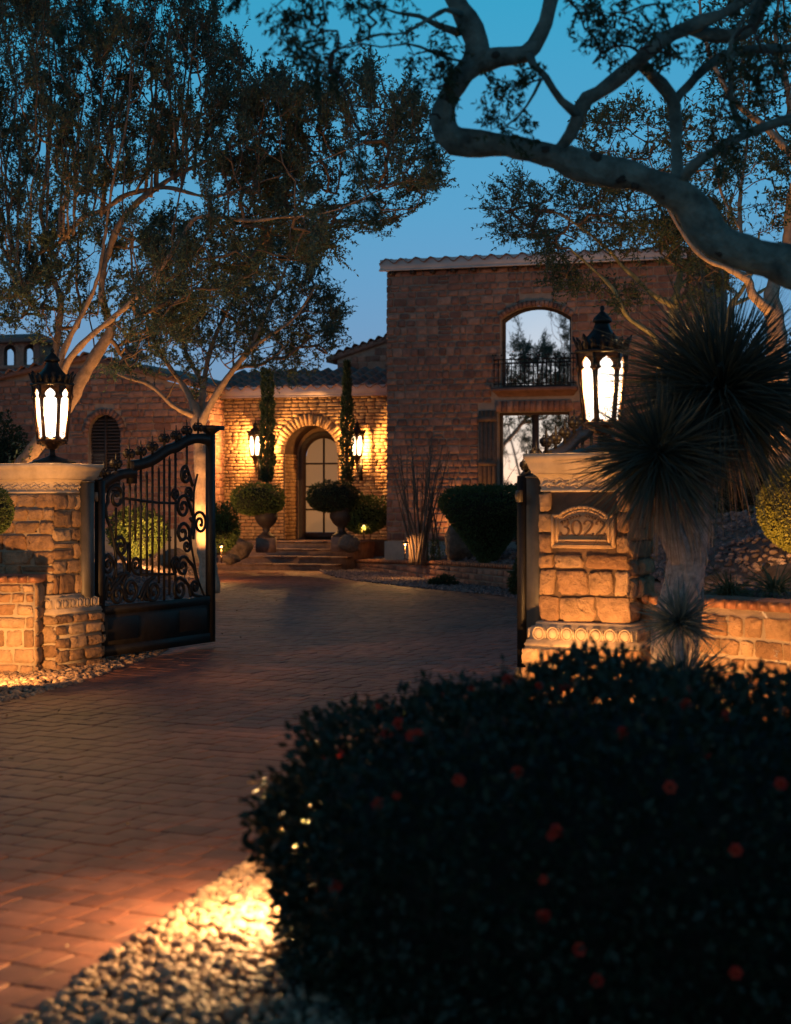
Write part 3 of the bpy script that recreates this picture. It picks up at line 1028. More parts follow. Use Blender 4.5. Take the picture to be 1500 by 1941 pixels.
def gate_leaf():
    root = thing('gate_leaf', 'open wrought iron gate leaf with scrolls hinged at the left pillar', 'gate', (HG[0], HG[1], 0), math.pi / 2 - TH, 'leaves of the driveway gate')
    I = M['iron']
    LX = gl(868, 900)[0]
    zb = gl(450, 1425)[1]
    z0 = .09
    b = MB(); b.box(0, .085, -.035, .035, z0, gl(50, 520)[1]); b.build('stile', I, root)
    b = MB(); b.box(LX - .05, LX + .05, -.035, .035, z0, gl(870, 215)[1] + .12)
    b.box(LX - .1, LX + .16, -.09, .09, gl(870, 215)[1] + .12, gl(870, 215)[1] + .17)
    b.lathe([(.03, 0), (.06, .03), (.10, .06), (.10, .075)], 12, 0, (LX, 0, gl(870, 215)[1] + .05))
    b.build('stile', I, root)
    b = MB(); b.box(.086, LX - .051, -.022, .022, z0, zb - .02)
    pan = b.build('kick_panel', I, root)
    b = MB(); b.box(.086, LX - .051, -.034, .034, zb - .09, zb); b.box(.086, LX - .051, -.034, .034, z0, z0 + .11)
    b.build('rail', I, root)
    span = (LX - .05 - .086) / 3
    for i in range(3):
        x0 = .086 + i * span + .06; x1 = .086 + (i + 1) * span - .06
        za, zc = z0 + .16, zb - .13
        for s in (-1, 1):
            b = MB()
            yf = s * .022
            xm, zm = (x0 + x1) / 2, (za + zc) / 2
            v = [(x0, yf, za), (x1, yf, za), (x1, yf, zc), (x0, yf, zc), (x0 + .03, yf + s * .018, za + .03), (x1 - .03, yf + s * .018, za + .03), (x1 - .03, yf + s * .018, zc - .03), (x0 + .03, yf + s * .018, zc - .03), (xm, yf + s * .03, zm)]
            f4 = [(0, 1, 5, 4), (1, 2, 6, 5), (2, 3, 7, 6), (3, 0, 4, 7)]
            f3 = [(4, 5, 8), (5, 6, 8), (6, 7, 8), (7, 4, 8)]
            b.add(v, [f4, f3]); b.build('raised_panel', I, pan)
    # swept top rail in two runs
    def rail(pts, h, nm='top_rail'):
        c = smooth_path(np.array([gl(*p) for p in pts]), 6)
        T = np.gradient(c, axis=0); T /= np.linalg.norm(T, axis=1)[:, None]
        N_ = np.stack([-T[:, 1], T[:, 0]], 1)
        rr = []
        for q, n_ in zip(c, N_):
            a_, b_ = q + n_ * h / 2, q - n_ * h / 2
            rr.append([(a_[0], -.034, a_[1]), (a_[0], .034, a_[1]), (b_[0], .034, b_[1]), (b_[0], -.034, b_[1])])
        m_ = MB(); m_.rings(rr); m_.build(nm, I, root)
    rail([(52, 545), (110, 505), (180, 475), (262, 462), (300, 460)], .10)
    rail([(268, 408), (340, 396), (420, 368), (480, 330), (540, 288), (600, 270), (655, 235), (720, 207), (790, 202), (862, 216)], .11)
    b = MB(); xg, zg = gl(275, 430); b.box(xg - .05, xg + .06, -.03, .03, zg - .16, zg + .08); b.build('rail_step', I, root)
    for pts in ([(210, 650), (350, 670), (480, 685), (612, 690)], [(330, 1225), (470, 1222), (605, 1222)]):
        c = np.array([gl(*p) for p in pts])
        m_ = MB(); m_.tube([(q[0], 0, q[1]) for q in c], .015, 6); m_.build('cross_bar', I, root)
    for x, ya, yb in ((215, 570, 850), (262, 500, 1210), (305, 570, 970), (345, 420, 1225), (390, 480, 1240), (432, 390, 1225), (480, 450, 1290), (520, 340, 1420), (560, 370, 1380), (605, 290, 1420), (690, 250, 440), (158, 720, 960), (250, 980, 1200)):
        xa, za = gl(x, ya); xb, zc = gl(x, yb)
        m_ = MB(); m_.tube([(xa, 0, za), (xa, 0, zc)], .016, 6)
        if ya in (570, 480, 450, 370): m_.lathe([(.012, 0), (.014, .02), (.001, .07)], 6, 0, (xa, 0, za - .01))
        if x in (390, 480, 560):
            zk = gl(x, 955)[1]
            m_.lathe([(.011, -.035), (.026, -.02), (.014, 0), (.03, .012), (.011, .03)], 8, 0, (xa, 0, zk))
        m_.build('picket', I, root)
    for x, yt, yb in ((68, 370, 500), (158, 305, 460), (255, 232, 430), (345, 215, 400), (432, 180, 350), (522, 120, 300), (610, 100, 270), (690, 62, 225), (775, 40, 210)):
        xa, za = gl(x, yt); zc = gl(x, yb)[1]
        m_ = MB(); m_.tube([(xa, 0, zc), (xa, 0, za - .07), (xa, 0, za)], [.016, .014, .003], 6)
        zk = za - .12
        for s in (-1, 1):
            for q, rr_ in ((.062, .036), (.056, .026)):
                v = ICO2[0] * rr_ + (xa + s * q, 0, zk + (.0 if rr_ > .03 else -.025))
                m_.add(v, [ICO2[1]])
            t_ = np.linspace(0, 1.6 * np.pi, 10)
            m_.tube([(xa + s * (.045 - .035 * math.cos(q)), 0, zk + .02 + .028 * math.sin(q)) for q in t_], .007, 5)
        m_.lathe([(.014, -.02), (.024, 0), (.014, .02)], 8, 0, (xa, 0, zk))
        m_.build('finial', I, root)
    S = 1.2 * .2524 / 172.0
    def spiral(cx, cy, r, a0, turns, hand, tail=None, rad=.012):
        x, z = gl(cx, cy)
        t_ = np.linspace(0, 1, int(14 * turns) + 4)
        rr_ = r * S * (1 - .78 * t_)
        a = R(a0) + hand * t_ * turns * 2 * np.pi
        p = np.stack([x + rr_ * np.cos(a), np.zeros_like(t_), z + rr_ * np.sin(a)], 1)
        if tail is not None:
            tl = np.array([(gl(*q)[0], 0, gl(*q)[1]) for q in tail] + [tuple(p[0])])
            p = np.concatenate([smooth_path(tl, 6)[:-1], p]) if len(tl) > 1 else p
        rad *= 1.45
        m_ = MB(); m_.tube(p, rad, 6)
        e = p[-1]; m_.add(ICO1[0] * rad * 1.5 + e, [ICO1[1]])
        m_.build('scroll', I, root)
    spiral(685, 478, 62, 90, 1.35, 1, [(735, 560)], .014)
    spiral(700, 612, 46, 300, 1.3, 1, [(740, 670)])
    spiral(604, 625, 40, 180, 1.3, -1, [(620, 690)])
    spiral(665, 718, 78, 60, 1.4, 1, [(735, 780)], .014)
    spiral(662, 915, 78, 330, 1.4, 1, [(715, 800), (740, 860)], .014)
    spiral(690, 1008, 50, 90, 1.3, -1, [(640, 970)])
    spiral(662, 1165, 70, 40, 1.4, 1, [(770, 1290), (745, 1180)], .014)
    spiral(608, 1140, 46, 180, 1.3, -1, [(600, 1230)])
    spiral(640, 1335, 76, 90, 1.4, 1, [(720, 1390), (700, 1300)], .014)
    spiral(752, 1320, 52, 270, 1.3, -1, [(830, 1400)], .014)
    spiral(158, 645, 84, 200, 1.4, -1, [(85, 800), (80, 720)], .015)
    spiral(190, 1020, 70, 160, 1.3, -1, [(100, 1390), (225, 1180)], .015)
    spiral(100, 1152, 62, 90, 1.3, 1, [(160, 1250), (150, 1150)], .014)
    spiral(98, 1320, 60, 100, 1.3, -1, [(80, 1420)], .014)
    spiral(172, 1372, 74, 60, 1.4, 1, [(240, 1400)], .014)
    spiral(268, 1335, 96, 100, 1.5, 1, [(100, 1340), (180, 1230)], .016)
    spiral(388, 1372, 52, 100, 1.3, -1, [(350, 1420)], .013)
    spiral(440, 1345, 86, 80, 1.5, 1, [(330, 1400), (380, 1290)], .015)
    spiral(312, 1150, 54, 250, 1.3, -1, [(330, 1225)], .012)
    spiral(790, 840, 80, 140, 1.5, -1, [(740, 960)], .012)
    m_ = MB(); c = smooth_path(np.array([gl(*p) for p in ((86, 790), (130, 930), (156, 1080), (150, 1200), (95, 1340))]), 6)
    m_.tube([(q[0], 0, q[1]) for q in c], .016, 6); m_.build('scroll', I, root)
    m_ = MB(); c = smooth_path(np.array([gl(*p) for p in ((770, 470), (745, 600), (740, 760), (720, 950), (745, 1120), (770, 1250), (825, 1395))]), 6)
    m_.tube([(q[0], 0, q[1]) for q in c], .014, 6); m_.build('scroll', I, root)
    for zz in (gl(0, 640)[1], gl(0, 1680)[1]):
        m_ = MB(); m_.lathe([(.022, -.05), (.03, -.045), (.03, .045), (.022, .05)], 10, 0, (-.035, 0, zz)); m_.box(-.1, .04, -.012, .012, zz - .03, zz + .03)
        m_.build('hinge', M['post'], root)
    return root

gate = gate_leaf()
gate2 = copy_tree(gate)
HR = np.array([1.03, 13.52])
gate2.location = (HR[0], HR[1], 0)
gate2['label'] = 'open gate leaf mostly hidden behind the right pillar, finials above its cap'

def gate_post(label, c, ztop):
    root = thing('gate_post', label, 'post', (c[0], c[1], 0), -TH, 'steel hinge posts')
    b = MB(); b.box(-.07, .07, -.07, .07, -.03, ztop); b.build('post_tube', M['post'], root)
    b = MB(); b.rings([sq_ring(.078, .078, ztop), sq_ring(.078, .078, ztop + .012), sq_ring(.01, .01, ztop + .03)]); b.build('post_cap', M['post'], root)
gate_post('grey steel hinge post between left pillar and gate leaf', (-3.235, 17.14), 1.93)
gate_post('dark steel hinge post along the left side of the numbered pillar', (1.165, 13.50), 1.93)

# ------------------------------------------------------------------ house
HO = np.array([-.18, 38.0]); HT = R(17)
UU = np.array([math.cos(HT), -math.sin(HT)]); VV = np.array([math.sin(HT), math.cos(HT)])
def HL(px, py, v):
    k = (px - 750) / FPX
    o = HO + v * VV
    x = (k * o[1] - o[0]) / (UU[0] - k * UU[1])
    Y = o[1] + x * UU[1]
    return x, HC + (HY - py) / FPX * Y
def HW(x, y, z=0):
    p = HO + x * UU + y * VV
    return np.array([p[0], p[1], z])

house = thing('stone_house', 'two storey stone villa with tiled roofs and lit arched entry', 'house', (HO[0], HO[1], 0), -HT)

class Opening:
    def __init__(s, xc, hw, z0, zs, rise):
        s.xc, s.hw, s.z0, s.zs, s.rise = xc, hw, z0, zs, rise
        if rise > 0:
            s.Rr = (hw * hw + rise * rise) / (2 * rise)
    def top(s, x):
        if s.rise <= 0: return s.zs
        d_ = min(abs(x - s.xc), s.hw)
        return s.zs + math.sqrt(max(0, s.Rr ** 2 - d_ ** 2)) - (s.Rr - s.rise)
    def xs(s, n=16):
        return [s.xc + s.hw * q for q in (np.sin(np.linspace(-1, 1, n + 1) * math.pi / 2) if s.rise > 0 else (-1, 1))]
    def grow(s, k):
        return Opening(s.xc, s.hw + k, s.z0 - 0, s.zs, s.rise + k if s.rise > 0 else 0) if s.rise > 0 else Opening(s.xc, s.hw + k, s.z0, s.zs + k, 0)
    def block(s, za, zb):
        t_ = s.zs + s.rise
        if zb <= s.z0 or za >= t_: return []
        if za <= s.zs: return [(s.xc - s.hw, s.xc + s.hw)]
        q = math.sqrt(max(0, s.Rr ** 2 - (za - s.zs + s.Rr - s.rise) ** 2))
        return [(s.xc - q, s.xc + q)]
    def outline(s):
        o = [(s.xc - s.hw, s.z0)] + [(x, s.top(x)) for x in s.xs()] + [(s.xc + s.hw, s.z0)]
        return o

def wall_panel(parent, name, mat, x0, x1, z0, z1, ops, y, reveal):
    z1f = z1 if callable(z1) else (lambda x: z1)
    brk = sorted(set([x0, x1] + [x for o in ops for x in o.xs()] + list(np.linspace(x0, x1, 5)[1:-1])))
    b = MB()
    for a, c in zip(brk[:-1], brk[1:]):
        mid = (a + c) / 2
        segs = [(lambda x: z0)]
        pairs = []
        lo = lambda x: z0
        for o in sorted([o for o in ops if o.xc - o.hw < mid < o.xc + o.hw], key=lambda q: q.z0):
            pairs.append((lo, (lambda x, o=o: o.z0)))
            lo = (lambda x, o=o: o.top(x))
        pairs.append((lo, z1f))
        for f0, f1 in pairs:
            if f1(mid) - f0(mid) > 1e-4:
                b.add([(a, y, f0(a)), (c, y, f0(c)), (c, y, f1(c)), (a, y, f1(a))], [[(0, 1, 2, 3)]])
    for o in ops:
        ol = o.outline()
        r0 = [(x, y, z) for x, z in ol]; r1 = [(x, y + reveal, z) for x, z in ol]
        k = len(ol)
        b.add(r0 + r1, [[(i, (i + 1) % k, (i + 1) % k + k, i + k) for i in range(k)]])
    return b.build(name, mat, parent)

def voussoirs(parent, o, thick, n, y, dep, mat, name='voussoir'):
    a_half = math.asin(min(1, o.hw / o.Rr))
    cz = o.zs - (o.Rr - o.rise)
    for i in range(n):
        a0 = -a_half + 2 * a_half * i / n + .006 / o.Rr; a1 = -a_half + 2 * a_half * (i + 1) / n - .006 / o.Rr
        t_ = thick * rng.uniform(.9, 1.1)
        q = [(o.xc + r_ * math.sin(a), cz + r_ * math.cos(a)) for r_, a in ((o.Rr + .004, a0), (o.Rr + .004, a1), (o.Rr + t_, a1), (o.Rr + t_, a0))]
        b = MB(); b.prism(q, y - dep * rng.uniform(.7, 1.2), y + .01); b.build(name, mat, parent)

# --- tower
TW, TH_ = 7.1, 7.0
xa, zA = HL(950, 735, 0); xb, _ = HL(1083, 735, 0)
zspr = HL(1016, 603, 0)[1]; zpk = HL(1016, 580, 0)[1]
up = Opening((xa + xb) / 2, (xb - xa) / 2, zA, zspr, zpk - zspr)
xa2, zB = HL(945, 782, 0); xb2, _ = HL(1080, 782, 0)
low = Opening((xa2 + xb2) / 2, (xb2 - xa2) / 2, 1.25, zB, 0)
tower = wall_panel(house, 'wall', M['mortar_dark'], 0, TW, .78, TH_, [up, low], 0, .28)
sx0, _ = HL(908, 800, 0); sx1, szt = HL(943, 778, 0)
def tblk(za, zb):
    r_ = up.grow(.14).block(za, zb) if za > up.zs - .02 else up.grow(.015).block(za, zb)
    r_ += [(low.xc - low.hw - .02, low.xc + low.hw + .02)] if zb > low.z0 and za < low.zs + .26 else []
    r_ += [(sx0 - .01, sx1 + .01)] if zb > 1.3 and za < szt + .02 else []
    if zb > zA - .22 and za < zA: r_ += [(up.xc - up.hw - .22, up.xc + up.hw + .22)]
    return r_
rc = courses(-.02, TW + .02, .79, TH_ - .02, (.12, .20), (.15, .36), tblk, 77)
its = rects_to_items(rc, 0, .034, .02)
wt = [(it[4] * it[6]) * (1 if HL(750, 900, 0)[0] < it[0] < TW and it[2] > 1.3 else .3) for it in its]
place(STONE_T, its, tower, 'stone', 'small_stones', 300, wt)
side = wall_panel(house, 'wall', M['mortar_dark'], 0, 6.0, .9, TH_, [], 0, 0)
side.location = (TW, 0, 0); side.rotation_euler = (0, 0, math.pi / 2)
its = rects_to_items(courses(.0, 6.0, .96, TH_ - .02, (.14, .215), (.2, .46), None, 78), 0, .04, .016)
place(STONE_T, its, side, 'stone', 'small_stones', 60)
wl = wall_panel(house, 'wall', M['mortar_dark'], 0, 6.0, .9, TH_, [], 0, 0)
wl.location = (0, 6.0, 0); wl.rotation_euler = (0, 0, -math.pi / 2)
its = rects_to_items(courses(.0, 6.0, .96, TH_ - .02, (.14, .215), (.2, .46), None, 79), 0, .04, .016)
place(STONE_T, its, wl, 'stone', 'small_stones', 20)
b = MB(); b.box(-.06, TW + .06, -.06, 6, -.1, .775); b.build('plinth', M['plinth'], house)
voussoirs(tower, up, .13, 18, 0, .06, M['tower_stone'])
for i in range(13):                                              # flat arch over the lower window
    w_ = (2 * low.hw + .1) / 13
    b = MB(); x0 = low.xc - low.hw - .05 + i * w_; b.box(x0 + .006, x0 + w_ - .006, -.06, .01, low.zs + .012, low.zs + .25); b.build('lintel_brick', M['tower_stone'], tower)
b = MB()
b.rings([[(up.xc - up.hw - w_, -dd_, z), (up.xc + up.hw + w_, -dd_, z), (up.xc + up.hw + w_, .02, z), (up.xc - up.hw - w_, .02, z)] for w_, dd_, z in ((.06, .05, zA - .20), (.09, .09, zA - .15), (.14, .20, zA - .10), (.16, .27, zA - .085), (.16, .27, zA - .012))])
ledge = b.build('balcony_ledge', M['tower_stone'], house)

# windows
def window(op, y, nm, cols=1, rowz=()):
    ol = op.outline()
    f = MB(); fw = .06
    inner = [(op.xc + (x - op.xc) * (1 - fw / op.hw), z - (fw if z > op.z0 + .01 else -fw)) for x, z in ol]
    k = len(ol)
    v = [(x, y - .05, z) for x, z in ol] + [(x, y - .05, z) for x, z in inner] + [(x, y + .02, z) for x, z in inner]
    f.add(v, [[(i, (i + 1) % k, (i + 1) % k + k, i + k) for i in range(k)], [(i + k, (i + 1) % k + k, (i + 1) % k + 2 * k, i + 2 * k) for i in range(k)]])
    root = f.build('window', M['wood_dark'], house)
    xs_ = np.linspace(op.xc - op.hw + fw, op.xc + op.hw - fw, cols + 1)
    for i in range(cols):
        a, c = xs_[i], xs_[i + 1]
        xx = np.linspace(a, c, 12)
        poly = [(a, op.z0 + fw), (c, op.z0 + fw)] + [(x, op.top(x) - fw) for x in xx[::-1]]
        b = MB(); b.add([(x, y, z) for x, z in poly], [[list(range(len(poly)))]]); b.build('pane', M['glass'], root)
        if i:
            b = MB(); b.box(a - .07, a + .07, y - .055, y + .01, op.z0 + fw, op.top(a) - fw); b.build('mullion', M['wood_dark'], root)
    return root
window(up, .20, 'window')
window(low, .20, 'window', 2)
# shutter of boards left of the lower window
sh = MB(); sh.box(sx0 + .01, sx1 - .01, -.03, -.005, 1.3, szt); shut = sh.build('shutter', M['shutter'], house)
nb = 4
for i in range(nb):
    w_ = (sx1 - sx0 - .02) / nb
    b = MB(); b.box(sx0 + .01 + i * w_ + .004, sx0 + .01 + (i + 1) * w_ - .004, -.055, -.03, 1.3, szt); b.build('board', M['shutter'], shut)
for zz in (1.55, 2.5, szt - .25):
    b = MB(); b.box(sx0 + .005, sx1 - .005, -.075, -.056, zz, zz + .12); b.build('batten', M['shutter'], shut)
# balcony railing
rail_ = MB()
yb = -.24
rz0, rz1 = zA + .01, HL(1016, 682, 0)[1]
for zz, r_ in ((rz0 + .06, .014), (rz1, .014), (rz1 - .09, .009)):
    rail_.tube([(up.xc - up.hw - .12, 0, zz), (up.xc - up.hw - .12, yb, zz), (up.xc + up.hw + .12, yb, zz), (up.xc + up.hw + .12, 0, zz)], r_, 6)
br = rail_.build('balcony_railing', M['iron'], house)
xs_ = np.linspace(up.xc - up.hw - .1, up.xc + up.hw + .1, 19)
for i, x in enumerate(xs_):
    b = MB(); b.tube([(x, yb, rz0), (x, yb, rz1 + .02)], .010, 6)
    b.lathe([(.009, -.03), (.024, 0), (.009, .03)], 6, 0, (x, yb, rz0 + .35 + .12 * (i % 2)))
    if i % 2 == 0:
        b.tube([(x, yb, rz1), (x, yb, rz1 + .16)], [.01, .004], 6)
        for s in (-1, 1): b.add(ICO1[0] * .025 + (x + s * .035, yb, rz1 + .10), [ICO1[1]])
    b.build('baluster', M['iron'], br)

# --- entry wall
EY, EZ = 3.2, 4.36
dxc = HL(590, 900, EY)[0]
ohw = .72
zar = HL(590, 806, EY)[1]
LAND = .70
arch = Opening(dxc, ohw, LAND - .02, zar - ohw, ohw)
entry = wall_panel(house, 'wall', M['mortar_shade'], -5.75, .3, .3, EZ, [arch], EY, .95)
rc = courses(-5.75, .0, .72, EZ - .01, (.07, .105), (.14, .32), lambda za, zb: arch.grow(.27).block(za, zb) if za > arch.zs - .02 else arch.grow(.02).block(za, zb), 31)
its = rects_to_items(rc, EY, .035, .012)
place(BRICK_E, its, entry, 'brick', 'small_bricks', 300, [it[4] * it[6] * (1 if -5.6 < it[0] < -.95 else .1) for it in its])
voussoirs(entry, arch, .26, 23, EY, .05, M['brick'])
# bricks lining the reveal
lin = []
for s_, ph in ((-1, math.pi / 2), (1, -math.pi / 2)):
    for x0, x1, za, zb in courses(0, .92, LAND, zar - ohw, (.08, .11), (.16, .3), None, 41):
        cx = (x0 + x1) / 2
        lin.append((dxc + s_ * ohw, EY + cx, (za + zb) / 2, ph, x1 - x0 - .012, .02, zb - za - .012))
place(BRICK_E, lin, entry, 'reveal_brick', 'reveal_bricks', 120)
# door
DY = EY + .93
dhw = ohw - .06
dtop = zar - .12
dop = Opening(dxc, dhw, LAND, dtop - dhw, dhw)
fw = .16
def ring_prism(o_out, o_in, y0, y1):
    a, c = o_out.outline(), o_in.outline()
    k = len(a)
    m_ = MB()
    v = [(x, y0, z) for x, z in a] + [(x, y0, z) for x, z in c] + [(x, y1, z) for x, z in c]
    m_.add(v, [[(i, i + 1, i + 1 + k, i + k) for i in range(k - 1)], [(i + k, i + 1 + k, i + 1 + 2 * k, i + 2 * k) for i in range(k - 1)]])
    return m_
surround = Opening(dxc, ohw + .02, LAND, zar - ohw, ohw + .02)
m_ = ring_prism(surround, dop, DY - .02, DY + .04); m_.build('door_surround', M['cast2'], house)
din = Opening(dxc + .02, dhw - fw, LAND + .17, dop.zs - .02, dhw - fw)
m_ = ring_prism(dop, Opening(din.xc, din.hw, LAND, din.zs, din.rise), DY - .05, DY + .01)
m_.box(dxc - dhw, dxc + dhw, DY - .048, DY + .01, LAND, LAND + .17)
door = m_.build('door', M['wood_dark'], house)
zr = [LAND + .17] + [HL(600, p, DY)[1] for p in (966, 922.5, 879)] + [9]
for ci, (a, c) in enumerate(((din.xc - din.hw, din.xc - .02), (din.xc + .02, din.xc + din.hw))):
    for ri in range(4):
        za, zb = zr[ri] + .018, zr[ri + 1] - .018
        xx = np.linspace(a, c, 10)
        poly = [(a, za), (c, za)] + [(x, min(zb, din.top(x))) for x in xx[::-1]]
        b = MB(); b.add([(x, DY, z) for x, z in poly], [[list(range(len(poly)))]]); b.build('pane', M['door_glass'], door)
b = MB(); b.box(din.xc - .022, din.xc + .022, DY - .03, DY + .005, LAND + .17, din.top(din.xc)); b.build('muntin', M['wood_dark'], door)
for z_ in zr[1:-1]:
    b = MB(); b.box(din.xc - din.hw, din.xc + din.hw, DY - .028, DY + .005, z_ - .022, z_ + .022); b.build('muntin', M['wood_dark'], door)
b = MB(); b.tube([(dxc + dhw - .08, DY - .09, LAND + .95), (dxc + dhw - .08, DY - .1, LAND + 1.1), (dxc + dhw - .08, DY - .09, LAND + 1.3)], .012, 8); b.build('handle', M['fixture'], door)

# --- left wing with arched shuttered window
WY = 2.2
WX0, WX1 = -17.0, -5.45
xw0, _ = HL(168, 900, WY); xw1, _ = HL(228, 900, WY)
wtop = HL(198, 786, WY)[1]
whw = (xw1 - xw0) / 2
wo = Opening((xw0 + xw1) / 2, whw, 1.9, wtop - whw, whw)
gz = lambda x: float(np.interp(x, [WX0, -13.2, -8.7, WX1], [4.3, 4.55, 5.35, 4.45]))
wing = wall_panel(house, 'wall', M['mortar_dark'], WX0, WX1, .9, gz, [wo], WY, .22)
rc = [r_ for r_ in courses(-13.5, WX1 + .02, .98, 5.3, (.13, .2), (.2, .5), lambda za, zb: wo.grow(.17).block(za, zb) if za > wo.zs - .02 else wo.grow(.01).block(za, zb), 57) if r_[3] < min(gz(r_[0]), gz(r_[1])) - .01]
place(STONE_T, rects_to_items(rc, WY, .045, .018), wing, 'stone', 'small_stones', 120)
voussoirs(wing, wo, .16, 15, WY, .055, M['tower_stone'])
b = MB(); b.box(WX0, WX1 + .05, WY - .06, WY + .3, -.1, .975); b.build('plinth', M['plinth'], house)
wend = wall_panel(house, 'wall', M['mortar_dark'], 0, 1.0, .9, 4.44, [], 0, 0)
wend.location = (WX1, WY + .02, 0); wend.rotation_euler = (0, 0, math.pi / 2)
place(STONE_T, rects_to_items(courses(0, 1.0, .98, 4.42, (.13, .2), (.2, .4), None, 58), 0, .04, .018), wend, 'stone', 'small_stones', 70)
root = MB()
root.add([(x, WY + .20, z) for x, z in wo.outline()], [[list(range(len(wo.outline())))]])
awin = root.build('window', M['dark_backing'], house)
zc = 1.9
k = 0
while zc < wtop - .05:
    for a, c in ((wo.xc - whw + .03, wo.xc - .03), (wo.xc + .03, wo.xc + whw - .03)):
        if zc > wo.zs:
            q = math.sqrt(max(0, whw ** 2 - (zc + .06 - wo.zs) ** 2)) - .03
            a, c = max(a, wo.xc - q), min(c, wo.xc + q)
        if c - a > .05:
            b = MB(); b.add([(a, WY + .08, zc), (c, WY + .08, zc), (c, WY + .12, zc + .065), (a, WY + .12, zc + .065), (a, WY + .09, zc - .006), (c, WY + .09, zc - .006), (c, WY + .13, zc + .059), (a, WY + .13, zc + .059)],
                            [[(0, 1, 2, 3), (7, 6, 5, 4), (4, 5, 1, 0), (3, 2, 6, 7)]])
            b.build('slat', M['wood_dark'], awin)
    if 2.35 < zc < 3.05 and k % 2 == 0:
        b = MB(); b.box(wo.xc - whw + .05, wo.xc - .02, WY + .15, WY + .16, zc + .01, zc + .05); b.build('lit_gap', M['slit'], awin)
    zc += .085; k += 1
b = MB(); b.box(wo.xc - .03, wo.xc + .03, WY + .06, WY + .13, 1.9, wo.top(wo.xc)); b.build('mullion', M['wood_dark'], awin)

# --- roofs
def tile_lib(slope, name='roof_tile', pitch=.35, L=.46):
    x = np.linspace(-pitch / 2, pitch / 2, 11)
    z = .055 * np.cos(2 * np.pi * x / pitch)
    out = []
    for k in range(3):
        rr = []
        for t_, lift in ((0, .012), (L, 0)):
            rr.append(np.concatenate([np.stack([x, np.full(11, t_), z + lift], 1), np.stack([x[::-1], np.full(11, t_), z[::-1] + lift - .022], 1)]))
        m_ = MB(); m_.rings(rr)
        v = m_.V[0].copy(); v[:, 2] += rng.normal(0, .003)
        c, s = math.cos(slope), math.sin(slope)
        v = np.stack([v[:, 0], v[:, 1] * c - v[:, 2] * s, v[:, 1] * s + v[:, 2] * c], 1)
        out.append((v, None, m_.B))
    return out, pitch, L

class TileLib:
    def __init__(s, slope):
        s.slope = slope
        geo, s.pitch, s.L = tile_lib(slope)
        s.me = []
        for v, _, B in geo:
            me = bpy.data.meshes.new('roof_tile'); fill(me, v, B); me.materials.append(M['tile']); s.me.append(me)
    def lay(s, parent, x0, x1, y, z, rows, zf=None):
        n_ = int(round((x1 - x0) / s.pitch))
        for r_ in range(rows):
            for i in range(n_):
                o = bpy.data.objects.new('roof_tile', s.me[int(rng.integers(3))])
                COL.objects.link(o); o.parent = parent
                x = x0 + (i + .5) * (x1 - x0) / n_
                dy = r_ * (s.L - .07)
                o.location = (x, y + dy * math.cos(s.slope) + rng.normal(0, .006), z + dy * math.sin(s.slope) + (zf(x) if zf else 0))

def roof(nm, x0, x1, y, z, slope, depth, rows, fas):
    c, s = math.cos(slope), math.sin(slope)
    b = MB()
    b.add([(x0, y, z - .05), (x1, y, z - .05), (x1, y + depth * c, z - .05 + depth * s), (x0, y + depth * c, z - .05 + depth * s),
           (x0, y, z - .09), (x1, y, z - .09), (x1, y + depth * c, z - .3), (x0, y + depth * c, z - .3)],
          [[(0, 1, 2, 3), (4, 7, 6, 5), (0, 4, 5, 1), (1, 5, 6, 2), (2, 6, 7, 3), (3, 7, 4, 0)]])
    r_ = b.build(nm, M['tile'], house)
    TileLib(slope).lay(r_, x0, x1, y - .05, z + .0, rows)
    b = MB(); b.box(x0 + .02, x1 - .02, y - .012, y + .05, z - fas - .055, z + .035); b.box(x0 + .0, x1 - .0, y - .03, y + .02, z - fas - .055, z - fas - .012)
    b.build('fascia', M['fascia'], house)
    return r_
tr = roof('roof', -.14, TW + .18, -.2, TH_ + .20, R(5), 5.0, 2, .17)
b = MB(); b.box(-.02, TW + .02, -.185, 6, TH_ - .02, TH_ + .02); b.build('soffit', M['wood_dark'], house)
for i in range(15):
    b = MB(); b.box(.1 + i * .48, .2 + i * .48, -.18, -.002, TH_ - .1, TH_ - .022); b.build('rafter_tail', M['wood_dark'], house)
roof('roof', -5.9, -.02, EY - .2, EZ + .22, R(15), 2.6, 6, .19)
# gable verge tiles on the wing
b = MB()
for xA, xB in ((WX0, -8.7), (-8.7, WX1 + .15)):
    zA_, zB_ = gz(xA), gz(min(xB, WX1))
    if xA == WX0: xA, zA_ = -13.2, gz(-13.2)
    b.add([(xA, WY - .22, zA_), (xB, WY - .22, zB_), (xB, WY + 6, zB_), (xA, WY + 6, zA_), (xA, WY - .22, zA_ + .12), (xB, WY - .22, zB_ + .12), (xB, WY + 6, zB_ + .12), (xA, WY + 6, zA_ + .12)],
          [[(0, 3, 2, 1), (4, 5, 6, 7), (0, 1, 5, 4), (1, 2, 6, 5), (2, 3, 7, 6), (3, 0, 4, 7)]])
wr_ = b.build('roof', M['tile'], house)
vl = TileLib(0.0)
for i in range(22):
    x = -13.1 + i * .36
    o = bpy.data.objects.new('roof_tile', vl.me[i % 3]); COL.objects.link(o); o.parent = wr_
    sl = math.atan2(gz(x + .1) - gz(x - .1), .2)
    o.location = (x, WY - .30, gz(x) + .15); o.rotation_euler = (0, -sl, 0)
